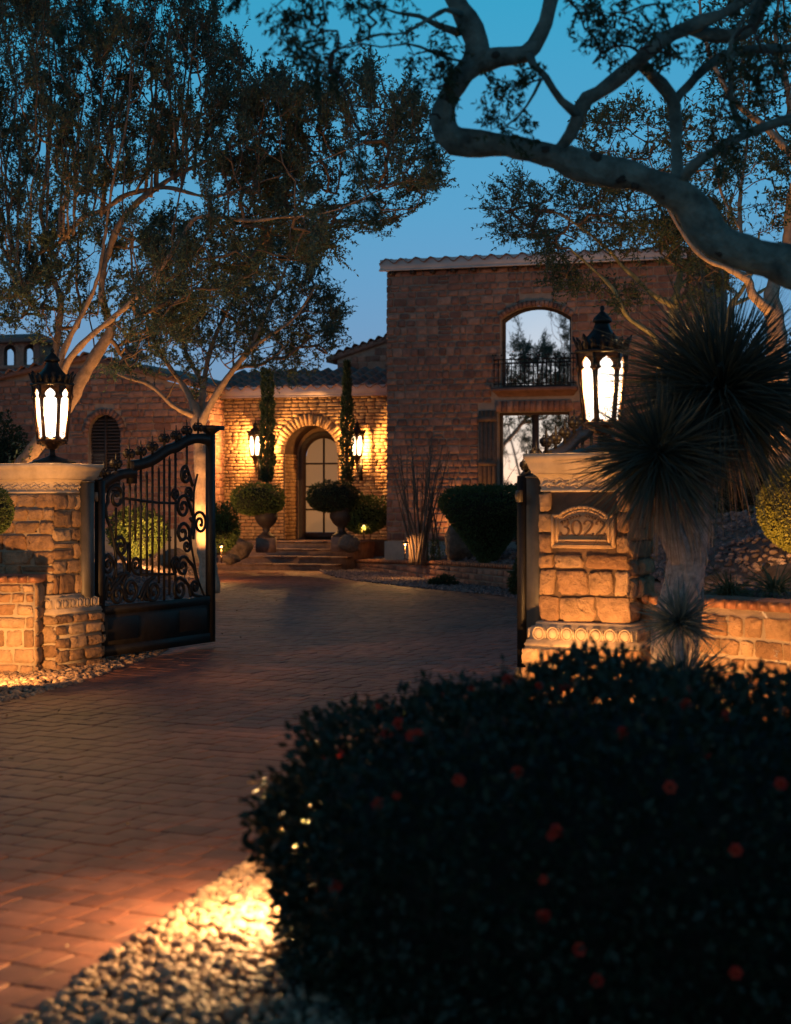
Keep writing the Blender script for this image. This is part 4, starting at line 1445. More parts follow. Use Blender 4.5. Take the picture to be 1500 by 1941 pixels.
# far gable behind the entry roof
fy = 7.0
gx0, gzb = HL(640, 700, fy); gx1, _ = HL(760, 700, fy)
gtop = lambda x: float(np.interp(x, [gx0, gx1], [HL(640, 680, fy)[1], HL(760, 640, fy)[1]]))
fg = wall_panel(house, 'wall', M['mortar_dark'], gx0, gx1, 3.8, gtop, [], fy, 0)
rc = [r_ for r_ in courses(gx0, gx1, 4.6, 6.4, (.15, .22), (.25, .5), None, 91) if r_[3] < gtop(r_[0])]
place(STONE_T, rects_to_items(rc, fy, .04, .018), fg, 'stone', 'small_stones', 100)
b = MB()
b.add([(gx0 - .3, fy - .09, gtop(gx0) - .1), (gx1, fy - .09, gtop(gx1)), (gx1, fy + 4, gtop(gx1)), (gx0 - .3, fy + 4, gtop(gx0) - .1)] + [(gx0 - .3, fy - .09, gtop(gx0) + .06), (gx1, fy - .09, gtop(gx1) + .16), (gx1, fy + 4, gtop(gx1) + .16), (gx0 - .3, fy + 4, gtop(gx0) + .06)],
      [[(0, 3, 2, 1), (4, 5, 6, 7), (0, 1, 5, 4), (1, 2, 6, 5), (2, 3, 7, 6), (3, 0, 4, 7)]])
fr_ = b.build('roof', M['tile'], house)
for i in range(8):
    x = gx0 + (i + .4) * (gx1 - gx0) / 8
    o = bpy.data.objects.new('roof_tile', vl.me[i % 3]); COL.objects.link(o); o.parent = fr_
    o.location = (x, fy - .13, gtop(x) + .17); o.rotation_euler = (0, -math.atan2(gtop(gx1) - gtop(gx0), gx1 - gx0), 0)
# arcaded chimney on the wing roof
cy_ = 6.0
cx0, cz0 = HL(-40, 712, cy_); cx1, _ = HL(78, 712, cy_)
ctop = HL(30, 650, cy_)[1]
zl = HL(30, 692, cy_)[1]
chm = MB(); chm.box(cx0 + .04, cx1 - .06, cy_, cy_ + 1.2, 4.2, zl - .12)
ch = chm.build('chimney', M['tower_stone'], house)
b = MB(); b.box(cx0 - .02, cx1, cy_ - .07, cy_ + 1.27, zl - .12, zl); b.build('chimney_ledge', M['tower_stone'], ch)
nC = 3
for yy in (cy_, cy_ + 1.0):
    ops = []
    w_ = (cx1 - cx0 - .1) / nC
    for i in range(nC):
        xc = cx0 + .05 + (i + .5) * w_
        ops.append(Opening(xc, w_ * .30, zl, ctop - .02 - w_ * .34, w_ * .30))
    ar = wall_panel(ch, 'arcade', M['tower_stone'], cx0 + .04, cx1 - .06, zl, ctop + .02, ops, yy, .2)
    if yy > cy_: ar.location = (0, 0, 0)
b = MB(); b.box(cx1 - .26, cx1 - .061, cy_ + .003, cy_ + 1.2, zl, ctop); b.build('arcade', M['tower_stone'], ch)
b = MB(); xm = (cx0 + cx1) / 2
b.add([(cx0 - .15, cy_ - .2, ctop), (cx1 + .12, cy_ - .2, ctop), (cx1 + .12, cy_ + 1.4, ctop), (cx0 - .15, cy_ + 1.4, ctop), (cx0 + .3, cy_ + .6, ctop + .32), (cx1 - .35, cy_ + .6, ctop + .32), (cx0 - .15, cy_ - .2, ctop + .05), (cx1 + .12, cy_ - .2, ctop + .05), (cx1 + .12, cy_ + 1.4, ctop + .05), (cx0 - .15, cy_ + 1.4, ctop + .05)],
      [[(0, 3, 2, 1), (0, 1, 7, 6), (1, 2, 8, 7), (2, 3, 9, 8), (3, 0, 6, 9), (6, 7, 5, 4), (8, 9, 4, 5)], [(7, 8, 5), (9, 6, 4)]])
b.build('chimney_roof', M['tile'], ch)

# --- entry steps
steps = thing('entry_steps', 'stone steps rising to the arched front door', 'steps', (HO[0], HO[1], 0), -HT)
for i, (z_, yf, x0, x1) in enumerate(((.19, .85, -5.15, -1.55), (.36, 1.25, -4.75, -1.45), (.53, 1.65, -4.5, -1.4), (.70, 2.05, -4.3, -1.35))):
    b = MB(); b.cbox(x0, x1, yf, EY + 1.0 if i == 3 else EY - .05 + i * .01, -.05, z_ - .045, .004); b.build('riser', M['step'], steps)
    n_ = int((x1 - x0) / .4)
    for k in range(n_):
        w_ = (x1 - x0 + .06) / n_
        b = MB(); b.cbox(x0 - .03 + k * w_ + .004, x0 - .03 + (k + 1) * w_ - .004, yf - .03, yf + .42, z_ - .044, z_ + rng.normal(0, .002), .012); b.build('tread_stone', M['step'], steps)
    if i == 3:
        b = MB(); b.box(x0, x1, yf + .425, EY + 1.0, z_ - .044, z_ - .004); b.build('landing', M['step'], steps)

# --- wall sconces
def sconce(label, px):
    x, _ = HL(px, 840, EY - .34)
    z_ = HL(px, 862, EY - .34)[1]
    p = HW(x, EY - .34, 0)
    root = thing('wall_sconce', label, 'wall lamp', (p[0], p[1], z_ - .277 * .95), -HT, 'gothic sconces on the entry wall')
    lantern_parts(root, M['sconce_glass'], True, 620.0)
    b = MB()
    b.tube(smooth_path([(0, .33, -.25), (0, .18, -.22), (0, .02, -.12), (0, 0, .02)], 6), .013, 6)
    t_ = np.linspace(0, 2.6 * np.pi, 22)
    b.tube([(0, .14 + (.07 - .02 * q / 3) * math.cos(q), -.1 + (.07 - .02 * q / 3) * math.sin(q)) for q in t_], .009, 6)
    b.box(-.05, .05, .318, .343, -.4, .2)
    b.tube([(0, .34, 1.0), (0, .14, 1.08), (0, 0, 1.06)], .010, 6)
    b.build('bracket', M['iron'], root)
    root.scale = (.95, .95, .95)
sconce('lit gothic wall sconce left of the front door', 484)
sconce('lit gothic wall sconce right of the front door', 677)

# ------------------------------------------------------------------ plants
def unit(v):
    return v / (np.linalg.norm(v, axis=-1, keepdims=True) + 1e-9)

def leaf_mesh(name, Pn, D, L, Wd, mat, parent, fold=True):
    n = len(Pn)
    D = unit(D)
    U = unit(np.cross(D, rng.normal(size=(n, 3))))
    L = np.broadcast_to(np.asarray(L, float), (n,))[:, None]; Wd = np.broadcast_to(np.asarray(Wd, float), (n,))[:, None]
    V = np.stack([Pn, Pn + D * L * .45 + U * Wd / 2, Pn + D * L, Pn + D * L * .45 - U * Wd / 2], 1).reshape(-1, 3)
    me = bpy.data.meshes.new(name)
    fill(me, V, [np.arange(4 * n).reshape(n, 4)])
    return obj(name, me, mat, parent)

def seg_tubes(A, B, ra, rb, n=5):
    m = len(A)
    T = unit(B - A)
    ref = np.where(np.abs(T[:, 2:3]) < .9, np.array([[0, 0, 1.0]]), np.array([[1.0, 0, 0]]))
    U = unit(np.cross(T, ref)); Wv = np.cross(T, U)
    a = np.arange(n) * 2 * np.pi / n
    circ = np.cos(a)[None, :, None] * U[:, None] + np.sin(a)[None, :, None] * Wv[:, None]
    V = np.concatenate([A[:, None] + circ * ra[:, None, None], B[:, None] + circ * rb[:, None, None]], 1)
    i = np.arange(n); j = (i + 1) % n
    q = np.stack([i, j, j + n, i + n], 1)
    Q = q[None] + (np.arange(m) * 2 * n)[:, None, None]
    return V.reshape(-1, 3), Q.reshape(-1, 4)

def resample(p, step):
    d_ = np.concatenate([[0], np.cumsum(np.linalg.norm(np.diff(p[:, :3], axis=0), axis=1))])
    n = max(2, int(d_[-1] / step) + 1)
    t = np.linspace(0, d_[-1], n)
    return np.stack([np.interp(t, d_, p[:, k]) for k in range(p.shape[1])], 1)

def make_tree(name, label, limbs, tips, bark, twig, leafmat, leaf=(.05, .02), sub=7, per=10, sublen=(.2, .5), up=.6, droop=0.0, trunk_n=10, group=None, base=None, twig_r=.004, spread=.9, cat='tree', wob=.12, vert=0.0, rough_=.004):
    """limbs: list of arrays (x,y,z,r). tips: (n,3) ends of branchlets that grow out of the nearest limb."""
    b0 = base if base is not None else limbs[0][0][:3]
    root = thing(name, label, cat, tuple(float(q) for q in b0), 0, group)
    off = np.array(b0, float)
    tm = MB()
    nodes, par, isl = [], [], []
    for lb in limbs:
        c = smooth_path(np.asarray(lb, float), 8)
        c = resample(c, .07)
        w = c.copy()
        # slight irregular girth
        ph = rng.uniform(0, 6, 3)
        s_ = np.arange(len(c)) * .07
        w[:, 3] *= 1 + .07 * np.sin(s_ * 9 + ph[0]) + .05 * np.sin(s_ * 23 + ph[1])
        tm.tube(w[:, :3] - off, w[:, 3], trunk_n)
        c2 = resample(c, .2)
        nodes += [q[:3] for q in c2]; par += [-1] * len(c2); isl += [True] * len(c2)
    nodes = list(np.asarray(nodes)); 
    arr = np.zeros((len(nodes) + len(tips) * 16, 3)); arr[:len(nodes)] = nodes
    cnt = len(nodes)
    par = np.full(len(arr), -1); lim = np.zeros(len(arr), bool); lim[:cnt] = True
    d0 = np.array([np.min(np.linalg.norm(arr[:cnt] - t, axis=1)) for t in tips])
    ends = []
    for ti in np.argsort(d0):
        t = tips[ti]
        dv = t - arr[:cnt]
        dist = np.linalg.norm(dv, axis=1)
        cost = dist + np.clip((-dv[:, 2] if droop <= 0 else dv[:, 2]) * .8 + .15 * dist, 0, None) * up
        if vert:
            cost = np.sqrt(((vert * dv[:, :2]) ** 2).sum(1) + (.75 * dv[:, 2]) ** 2) + np.clip(.25 * dist - dv[:, 2], 0, None) * 1.5
        i = int(np.argmin(cost))
        a = arr[i]
        L = dist[i]
        n = int(np.clip(math.ceil(L / .2), 2, 14))
        if droop > 0:
            ctrl = a + (t - a) * .55 + np.array([0, 0, .35 * L * droop])
        else:
            ctrl = a + (t - a) * (.5, .5, .35) + np.array([(t - a)[0] * .12, (t - a)[1] * .12, 0])
        ctrl = ctrl + rng.normal(0, wob * L * .4, 3)
        k = np.linspace(0, 1, n + 1)[1:, None]
        pts = (1 - k) ** 2 * a + 2 * k * (1 - k) * ctrl + k ** 2 * t
        if n > 2: pts[:-1] += rng.normal(0, .012, (n - 1, 3))
        arr[cnt:cnt + n] = pts
        par[cnt] = i; par[cnt + 1:cnt + n] = np.arange(cnt, cnt + n - 1)
        ends.append(cnt + n - 1)
        cnt += n
    load = np.zeros(cnt)
    load[ends] = 1
    for i in range(cnt - 1, -1, -1):
        if par[i] >= 0: load[par[i]] += load[i]
    grown = np.where(par[:cnt] >= 0)[0]
    rad = twig_r * np.maximum(load, 1) ** .5
    rad = np.minimum(rad, .05)
    A = arr[par[grown]]; B = arr[grown]
    ra = np.where(lim[par[grown]], rad[grown], np.minimum(rad[par[grown]], rad[grown] * 1.25)); rb = rad[grown]
    V, Q = seg_tubes(A - off, B - off, ra, rb, 5)
    for q in tm.V:                                              # uneven, knobbly bark
        ax = q + off
        q += rough_ * (np.sin(ax @ np.array([[31, 17, 9], [23, -29, 13], [19, 11, 37.]]) + 1.3) + .6 * np.sin(ax @ np.array([[71, 41, -23], [-53, 67, 31], [47, -37, 83.]])))
    tm.build('trunk', bark, root, True)
    bm_ = MB(); bm_.add(V, [Q]); bm_.build('branches', twig, root, True, kind='stuff')
    # leafy shoots
    dirs = unit(B - A)
    thin = grown[load[grown] <= 2.5]
    pd = {int(g_): dirs[k] for k, g_ in enumerate(grown)}
    base_i = np.repeat(thin, sub)
    BD = np.array([pd[int(i)] for i in thin]); BD = np.repeat(BD, sub, 0)
    PP = arr[base_i] + rng.normal(0, .03, (len(base_i), 3))
    SD = unit(BD * rng.uniform(.3, 1.2, (len(base_i), 1)) + rng.normal(0, spread * .6, (len(base_i), 3)) + np.array([0, 0, -.5 * droop if droop > 0 else .25]))
    SL = rng.uniform(sublen[0], sublen[1], len(base_i))
    V, Q = seg_tubes(PP - off, PP + SD * SL[:, None] - off, np.full(len(PP), twig_r * .6), np.full(len(PP), twig_r * .25), 3)
    sm = MB(); sm.add(V, [Q]); sm.build('twigs', twig, root, kind='stuff')
    tt = rng.uniform(.1, 1.0, (len(PP), per))
    LP = PP[:, None] + SD[:, None] * (SL[:, None] * tt)[..., None]
    LD = SD[:, None] * rng.uniform(.3, 1, (len(PP), per, 1)) + rng.normal(0, .7, (len(PP), per, 3))
    if droop > 0: LD[..., 2] -= .4
    LP = LP.reshape(-1, 3); LD = LD.reshape(-1, 3)
    sz = rng.uniform(.65, 1.25, len(LP))
    crown = leaf_mesh('crown', LP - off, LD, leaf[0] * sz, leaf[1] * sz, leafmat, root)
    return root

def in_poly_px(poly, n, seed=None):
    poly = np.asarray(poly, float)
    lo, hi = poly.min(0), poly.max(0)
    out = np.zeros((0, 2))
    while len(out) < n:
        q = rng.uniform(lo, hi, (n * 2, 2))
        out = np.concatenate([out, q[inside(poly, q[:, 0], q[:, 1])]])
    return out[:n]

def px_tips(poly, n, Y, sig):
    q = in_poly_px(poly, n)
    Yd = Y + rng.normal(0, sig, n)
    return np.array([P(a, b, y) for (a, b), y in zip(q, Yd)])

def limb(Y, pts):
    """pts: (px,py,diameter_px[,depth offset])"""
    out = []
    for p in pts:
        y = Y + (p[3] if len(p) > 3 else 0)
        w = P(p[0], p[1], y)
        out.append((*w, p[2] / 2 / FPX * y))
    return np.array(out)

# --- tall tree behind the left pillar
YL = 20.5
limbs = [
    limb(YL, [(8, 1215, 46, .2), (12, 1050, 40, .1), (30, 905, 36), (70, 845, 34), (118, 785, 33), (157, 714, 32), (190, 660, 27), (209, 628, 24), (202, 594, 17), (193, 558, 16), (196, 513, 15), (210, 465, 15), (224, 429, 15), (244, 401, 15), (269, 376, 14), (330, 335, 11), (400, 300, 8), (470, 262, 6)]),
    limb(YL, [(86, 822, 24), (100, 740, 21, .2), (106, 661, 18, .3), (113, 608, 15, .4), (115, 566, 14, .4), (98, 524, 12, .5), (81, 490, 11, .5), (84, 440, 10, .5), (77, 398, 10, .4), (84, 356, 10, .3), (90, 300, 9, .3), (96, 200, 7, .2), (92, 90, 5, .2), (90, -60, 3)]),
    limb(YL, [(100, 806, 18, .1), (108, 720, 16, -.2), (118, 672, 15, -.3), (143, 619, 12, -.4), (162, 583, 10, -.4), (186, 525, 8, -.5), (200, 440, 7, -.5), (215, 340, 6, -.6), (240, 230, 5, -.6), (250, 100, 3, -.6)]),
    limb(YL, [(112, 790, 16), (123, 700, 16, -.4), (157, 651, 15, -.6), (205, 610, 13, -.8), (262, 560, 12, -1.0), (311, 500, 11, -1.1), (348, 445, 11, -1.1), (381, 410, 9, -1.2), (476, 418, 7, -1.3), (535, 412, 6, -1.4), (630, 400, 4, -1.5), (720, 360, 3, -1.5)]),
    limb(YL, [(70, 482, 9, .2), (112, 460, 10, .1), (157, 412, 11), (196, 398, 12), (238, 370, 12), (280, 360, 10), (322, 356, 9, -.2), (400, 372, 7, -.4), (480, 350, 6, -.5), (580, 315, 4, -.6), (690, 270, 3, -.7)]),
    limb(YL, [(140, 412, 6), (141, 356, 6), (140, 300, 6), (134, 200, 5), (130, 60, 3)]),
    limb(YL, [(157, 412, 7, .1), (168, 348, 7, .2), (178, 300, 6, .2), (190, 200, 5, .3), (200, 100, 4, .3), (205, -30, 2, .3)]),
    limb(YL, [(258, 362, 8), (280, 325, 8), (302, 303, 7, .2), (338, 230, 6, .3), (352, 130, 4, .4), (360, 0, 3, .4)]),
    limb(YL, [(40, 540, 7, .4), (20, 440, 7, .5), (10, 330, 6, .5), (30, 200, 5, .4), (25, 80, 3, .4)]),
    limb(YL, [(330, 335, 8), (400, 250, 6, .2), (430, 170, 4, .2), (445, 90, 3, .2)]),
    limb(YL, [(470, 262, 6), (540, 230, 5, .2), (600, 200, 3, .3), (720, 140, 2, .3)]),
]
for lb in limbs:
    lb[:, 3] *= .82
for k in range(22):                                             # slender upright whips off the spreading limbs
    x0 = rng.uniform(20, 420); y0 = float(np.interp(x0, [20, 110, 200, 320, 420], [500, 460, 398, 350, 300])) + rng.uniform(-15, 10)
    h_ = rng.uniform(170, 330); dx = rng.uniform(-18, 45); dz = rng.uniform(-.6, .5)
    limbs.append(limb(YL, [(x0, y0, 6, 0), (x0 + dx * .15, y0 - h_ * .3, 5, dz * .5), (x0 + dx * .5 + rng.normal(0, 6), y0 - h_ * .65, 4, dz), (x0 + dx, y0 - h_, 2, dz)]))
tips = np.concatenate([
    px_tips([(-15, -60), (400, -60), (440, 60), (480, 120), (560, 170), (600, 260), (540, 380), (420, 330), (300, 320), (160, 380), (40, 400), (-15, 450)], 620, YL, .8),
    px_tips([(480, 130), (560, 160), (620, 170), (700, 120), (730, 170), (800, 200), (830, 330), (800, 400), (700, 440), (600, 430), (480, 440), (420, 360), (450, 250)], 330, YL, .7),
    px_tips([(200, 430), (460, 400), (640, 420), (640, 470), (520, 520), (420, 560), (330, 600), (240, 600), (250, 500)], 230, YL - .5, .7),
    px_tips([(-15, 400), (60, 420), (70, 560), (110, 620), (60, 600), (-15, 560)], 40, YL, .6),
    px_tips([(50, 400), (250, 420), (240, 540), (180, 620), (110, 640), (60, 560)], 70, YL + .6, .5),
    px_tips([(230, 560), (340, 520), (340, 640), (250, 710), (200, 690)], 46, YL, .6),
    px_tips([(-10, 470), (80, 500), (120, 640), (100, 700), (20, 620), (-10, 640)], 26, YL + .4, .5),
])
make_tree('tall_tree', 'tall dense tree with pale forked trunks behind the left pillar', limbs, tips, M['bark'], M['twig'], M['leaf_tree'], leaf=(.046, .019), sub=8, per=18, sublen=(.12, .40), up=.8, twig_r=.0042, spread=.5, vert=1.9)

# --- smaller tree behind the gate leaf
Y2 = 28.0
limbs = [
    limb(Y2, [(398, 1125, 40), (392, 1040, 36), (384, 960, 32), (383, 880, 30), (376, 810, 26), (368, 770, 18), (350, 735, 10, .3), (318, 690, 8, .4), (290, 640, 6, .5), (275, 590, 4, .5)]),
    limb(Y2, [(378, 810, 18), (400, 765, 15, -.2), (432, 715, 12, -.4), (470, 668, 10, -.5), (505, 640, 7, -.6), (560, 600, 5, -.6), (600, 540, 4, -.6)]),
    limb(Y2, [(372, 790, 14), (330, 770, 9, -.3), (285, 730, 8, -.4), (240, 715, 6, -.5), (205, 700, 4, -.5)]),
    limb(Y2, [(380, 800, 16), (386, 730, 12, .3), (400, 660, 9, .4), (430, 590, 7, .5), (470, 520, 5, .5)]),
    limb(Y2, [(386, 730, 9, .3), (350, 660, 7, .5), (345, 600, 5, .5), (350, 550, 3, .5)]),
    limb(Y2, [(470, 668, 8, -.5), (520, 560, 7, -.3), (545, 500, 5, -.2), (560, 450, 3)]),
]
tips = np.concatenate([
    px_tips([(205, 700), (250, 600), (300, 560), (400, 520), (460, 560), (450, 660), (400, 715), (330, 725)], 90, Y2, .7),
    px_tips([(460, 470), (540, 430), (590, 470), (625, 560), (660, 580), (640, 620), (630, 660), (600, 700), (500, 710), (450, 660), (440, 560)], 190, Y2, .7),
])
make_tree('small_tree', 'smaller multi-stemmed tree rising behind the open iron gate leaf', limbs, tips, M['bark_warm'], M['twig'], M['leaf_tree'], leaf=(.056, .023), sub=7, per=18, sublen=(.15, .42), up=.6, twig_r=.005, vert=1.4)

# --- tree left of the frame: it shows in the mirror of the tower windows
limbs = [np.array([(-6.7, 19.6, 0, .12), (-6.7, 19.6, .9, .10), (-6.6, 19.5, 1.8, .08), (-6.4, 19.3, 3.0, .05), (-6.3, 19.2, 3.9, .03)]),
         np.array([(-6.68, 19.6, 1.0, .07), (-7.1, 19.7, 2.2, .05), (-7.4, 19.9, 3.6, .03), (-7.5, 20.0, 4.3, .02)]),
         np.array([(-6.68, 19.6, 1.3, .06), (-6.1, 19.4, 2.2, .04), (-5.7, 19.2, 3.2, .025)])]
tips = np.stack([rng.normal(-6.8, .75, 120), rng.normal(19.5, .6, 120), rng.uniform(1.4, 4.5, 120)], 1)
make_tree('yard_tree', 'feathery tree left of the gate, seen mirrored in the tower windows', limbs, tips, M['bark'], M['twig'], M['leaf_tree'], leaf=(.06, .024), sub=5, per=12, sublen=(.15, .45), up=.7, twig_r=.004, vert=1.5)

# --- trees in front of the tower, right
YR = 25.0
zr0 = 1.9
limbs = [
    limb(YR, [(1284, 950, 30), (1282, 800, 27), (1280, 700, 26), (1279, 640, 23), (1278, 590, 19), (1284, 549, 14), (1290, 500, 9, .3), (1270, 440, 7, .4), (1250, 390, 5, .4)]),
    limb(YR, [(1280, 582, 12), (1259, 570, 11, -.2), (1233, 555, 9, -.3), (1208, 529, 8, -.4), (1180, 504, 7, -.4), (1150, 470, 6, -.5), (1100, 430, 5, -.5), (1050, 400, 3, -.5)]),
    limb(YR, [(1262, 760, 14), (1248, 672, 13, -.3), (1240, 638, 12, -.4), (1212, 617, 10, -.6), (1191, 602, 9, -.7), (1178, 580, 8, -.8), (1160, 545, 7, -.8), (1130, 515, 5, -.8), (1080, 470, 4, -.9)]),
    limb(YR, [(1352, 900, 24, .4), (1358, 760, 22, .4), (1361, 653, 18, .4), (1366, 628, 17, .4), (1383, 602, 15, .4), (1389, 575, 12, .4), (1410, 546, 8, .4), (1430, 500, 6, .4), (1440, 440, 4, .4)]),
    limb(YR, [(1389, 578, 9, .4), (1425, 562, 7, .6), (1460, 540, 5, .8), (1490, 500, 4, .8)]),
    limb(YR, [(1284, 549, 9), (1310, 520, 7, .2), (1340, 480, 5, .3), (1350, 430, 4, .3)]),
]
tips = np.concatenate([
    px_tips([(935, 385), (980, 345), (1060, 350), (1150, 320), (1250, 340), (1350, 380), (1400, 450), (1380, 560), (1300, 500), (1200, 480), (1080, 480), (990, 470), (945, 430)], 210, YR, .7),
    px_tips([(1040, 500), (1150, 520), (1200, 560), (1230, 620), (1190, 600), (1120, 560), (1050, 540)], 24, YR - .5, .3),
    px_tips([(1290, 500), (1350, 520), (1340, 620), (1310, 640), (1290, 580)], 26, YR - .4, .3),
])
make_tree('palo_verde_tree', 'greenish branched tree standing in front of the house tower', limbs, tips, M['bark_olive'], M['twig'], M['leaf_olive'], leaf=(.065, .022), sub=6, per=16, sublen=(.2, .5), up=.35, twig_r=.005)

YQ = 21.0
limbs = [
    limb(YQ, [(1484, 960, 48), (1480, 800, 44), (1474, 668, 40), (1472, 625, 38), (1466, 583, 34), (1462, 560, 26), (1470, 520, 20, .2), (1492, 470, 20, .2), (1494, 440, 20, .2), (1500, 380, 18, .2), (1515, 300, 15), (1520, 200, 12)]),
    limb(YQ, [(1466, 590, 24), (1447, 578, 22, -.2), (1425, 555, 18, -.3), (1421, 534, 17, -.3), (1404, 521, 15, -.4), (1376, 506, 12, -.5), (1338, 491, 9, -.6), (1300, 450, 7, -.6), (1260, 380, 5, -.6), (1230, 300, 3, -.6)]),
    limb(YQ, [(1468, 562, 18), (1474, 530, 14, .1), (1478, 505, 8, .1)]),
    limb(YQ, [(1512, 330, 15), (1500, 295, 15, -.2), (1470, 260, 14, -.3), (1440, 230, 13, -.3), (1395, 195, 11, -.4), (1365, 145, 9, -.4), (1345, 100, 8, -.4), (1330, 40, 6, -.4), (1325, -30, 4, -.4)]),
    limb(YQ, [(1421, 534, 8, -.3), (1405, 435, 8, 0), (1404, 365, 7, .1), (1415, 290, 5, .2), (1420, 180, 4, .2), (1425, 40, 3, .2)]),
    limb(YQ, [(1515, 300, 12), (1490, 150, 10, .2), (1470, 60, 8, .2), (1485, -40, 5, .2)]),
    limb(YQ, [(1405, 435, 6), (1370, 370, 5, .2), (1355, 300, 4, .2), (1350, 230, 3, .2)]),
]
tips = np.concatenate([
    px_tips([(1340, -60), (1560, -60), (1560, 480), (1480, 440), (1380, 420), (1350, 250)], 190, YQ, .8),
    px_tips([(1080, 250), (1180, 190), (1280, 210), (1360, 240), (1380, 350), (1280, 330), (1160, 330), (1100, 320)], 70, YQ, .7),
])
make_tree('pale_trunk_tree', 'pale smooth-barked tree with warm-lit fork at the right edge', limbs, tips, M['bark_warm'], M['twig'], M['leaf_olive'], leaf=(.065, .024), sub=6, per=10, sublen=(.15, .4), up=.8, twig_r=.004)

# --- overhanging branch close to the camera
YF = 9.0
limbs = [
    limb(YF, [(1800, 1556, 150), (1795, 1200, 135), (1775, 900, 125), (1720, 700, 115), (1640, 580, 105), (1560, 525, 95), (1500, 505, 86), (1425, 485, 78), (1365, 460, 76), (1335, 425, 74), (1305, 382, 72), (1250, 350, 63), (1190, 330, 62), (1120, 318, 64), (1050, 296, 55), (975, 278, 51), (905, 270, 52), (862, 266, 58), (842, 245, 54), (842, 210, 48), (856, 175, 45), (880, 138, 46), (905, 110, 52), (902, 70, 46), (880, 28, 45), (862, -5, 42), (838, -60, 36), (800, -140, 26)]),
    limb(YF, [(900, 118, 44), (950, 107, 38), (1000, 100, 40), (1022, 70, 34), (1036, 35, 30), (1046, -5, 29), (1060, -70, 24), (1050, -150, 18)]),
    limb(YF, [(1050, 292, 26), (1078, 262, 26, -.05), (1095, 225, 27, -.1), (1102, 200, 29, -.1), (1140, 170, 30, -.1), (1190, 135, 32, -.15), (1212, 112, 34, -.2), (1250, 80, 32, -.2), (1300, 52, 28, -.2), (1370, 25, 24, -.2), (1430, -10, 20, -.2), (1500, -60, 14, -.2)]),
    limb(YF, [(1098, 222, 20, -.1), (1076, 200, 19, -.15), (1055, 178, 18, -.2), (1030, 142, 17, -.2), (1010, 118, 15, -.1), (1000, 100, 14, 0)]),
    limb(YF, [(1284, 352, 28), (1283, 300, 25, .1), (1282, 250, 25, .15), (1275, 190, 26, .15), (1242, 147, 25, .1), (1214, 118, 26, -.1)]),
    limb(YF, [(1278, 196, 20, .15), (1315, 150, 19, .2), (1365, 110, 19, .25), (1425, 92, 20, .3), (1500, 92, 20, .3), (1600, 80, 20, .4), (1700, 120, 20, .4)]),
    limb(YF, [(1290, 345, 26), (1310, 318, 24, -.1), (1350, 290, 20, -.15), (1410, 256, 20, -.2), (1460, 238, 21, -.2), (1520, 222, 22, -.2), (1620, 240, 24, -.2), (1720, 330, 30, 0)]),
    limb(YF, [(1412, 254, 14, -.2), (1396, 220, 12, -.2), (1385, 180, 11, -.2), (1384, 100, 11, -.25), (1400, 50, 10, -.25), (1440, -10, 9, -.3)]),
    limb(YF, [(1300, 52, 20, -.2), (1340, 65, 26, -.1), (1400, 68, 27, -.1), (1428, 50, 27, -.1), (1440, 15, 27, -.1), (1455, -40, 24, -.1)]),
    limb(YF, [(870, 60, 16), (830, 48, 12, -.1), (790, 30, 8, -.2), (740, 20, 6, -.3), (690, -10, 4, -.4)]),
    limb(YF, [(880, 28, 14), (840, 20, 10, -.3), (770, 60, 6, -.4), (700, 70, 5, -.5), (640, 95, 4, -.6)]),
    limb(YF, [(838, -60, 22), (740, -80, 16, -.2), (620, -70, 12, -.4), (500, -60, 9, -.6), (400, -50, 6, -.8)]),
    limb(YF, [(905, 120, 10), (850, 110, 6, -.1), (780, 85, 5, -.2), (720, 88, 3, -.2)]),
    limb(YF, [(1025, 150, 9, -.2), (1000, 200, 6, -.2), (960, 240, 4, -.2)]),
]
tips = np.concatenate([
    px_tips([(385, -40), (560, -60), (760, -60), (740, 30), (700, 90), (640, 130), (560, 110), (520, 40), (400, 30)], 46, YF - .4, .3),
    px_tips([(560, 110), (640, 90), (650, 150), (600, 170)], 10, YF - .5, .1),
    px_tips([(770, 60), (840, 50), (860, 160), (830, 300), (800, 320), (780, 200)], 20, YF - .1, .2),
    px_tips([(930, 110), (1000, 150), (1010, 260), (960, 270), (920, 230)], 10, YF - .2, .15),
    px_tips([(1090, 0), (1300, 0), (1280, 130), (1180, 100), (1120, 130)], 40, YF - .2, .25),
    px_tips([(1330, 20), (1500, 0), (1500, 120), (1400, 250), (1370, 320), (1340, 180)], 36, YF - .2, .25),
    px_tips([(660, 270), (720, 260), (720, 400), (690, 430)], 5, YF - .5, .06),
    px_tips([(120, -40), (200, -40), (170, 80), (110, 90)], 6, YF - .8, .06),
])
hi = rng.uniform((-2.8, 3.0, 0), (3.6, 10.2, 1), (150, 3))  # extra crown above the frame, unseen, added to shade the foreground
hi[:, 2] = HC + .335 * hi[:, 1] + .45 + hi[:, 2] * 1.6
limbs += [np.array([(2.6, 9.2, 3.2, .12), (2.2, 8.6, 4.6, .09), (1.2, 7.6, 5.3, .07), (0, 6.4, 5.4, .05), (-1.4, 5.2, 5.2, .03)]),
          np.array([(2.2, 8.6, 4.6, .07), (2.4, 6.5, 5.0, .05), (2.0, 4.5, 4.9, .03)])]
tips = np.concatenate([tips, hi])
for lb in limbs:
    lb[:, 3] *= .92
make_tree('overhanging_tree', 'thick crooked branch arching across the upper right, close to camera', limbs, tips, M['bark_green'], M['twig_dark'], M['leaf_dark'], leaf=(.036, .013), sub=4, per=13, sublen=(.06, .16), up=.2, droop=.7, trunk_n=20, rough_=.0045, twig_r=.0028, wob=.2)

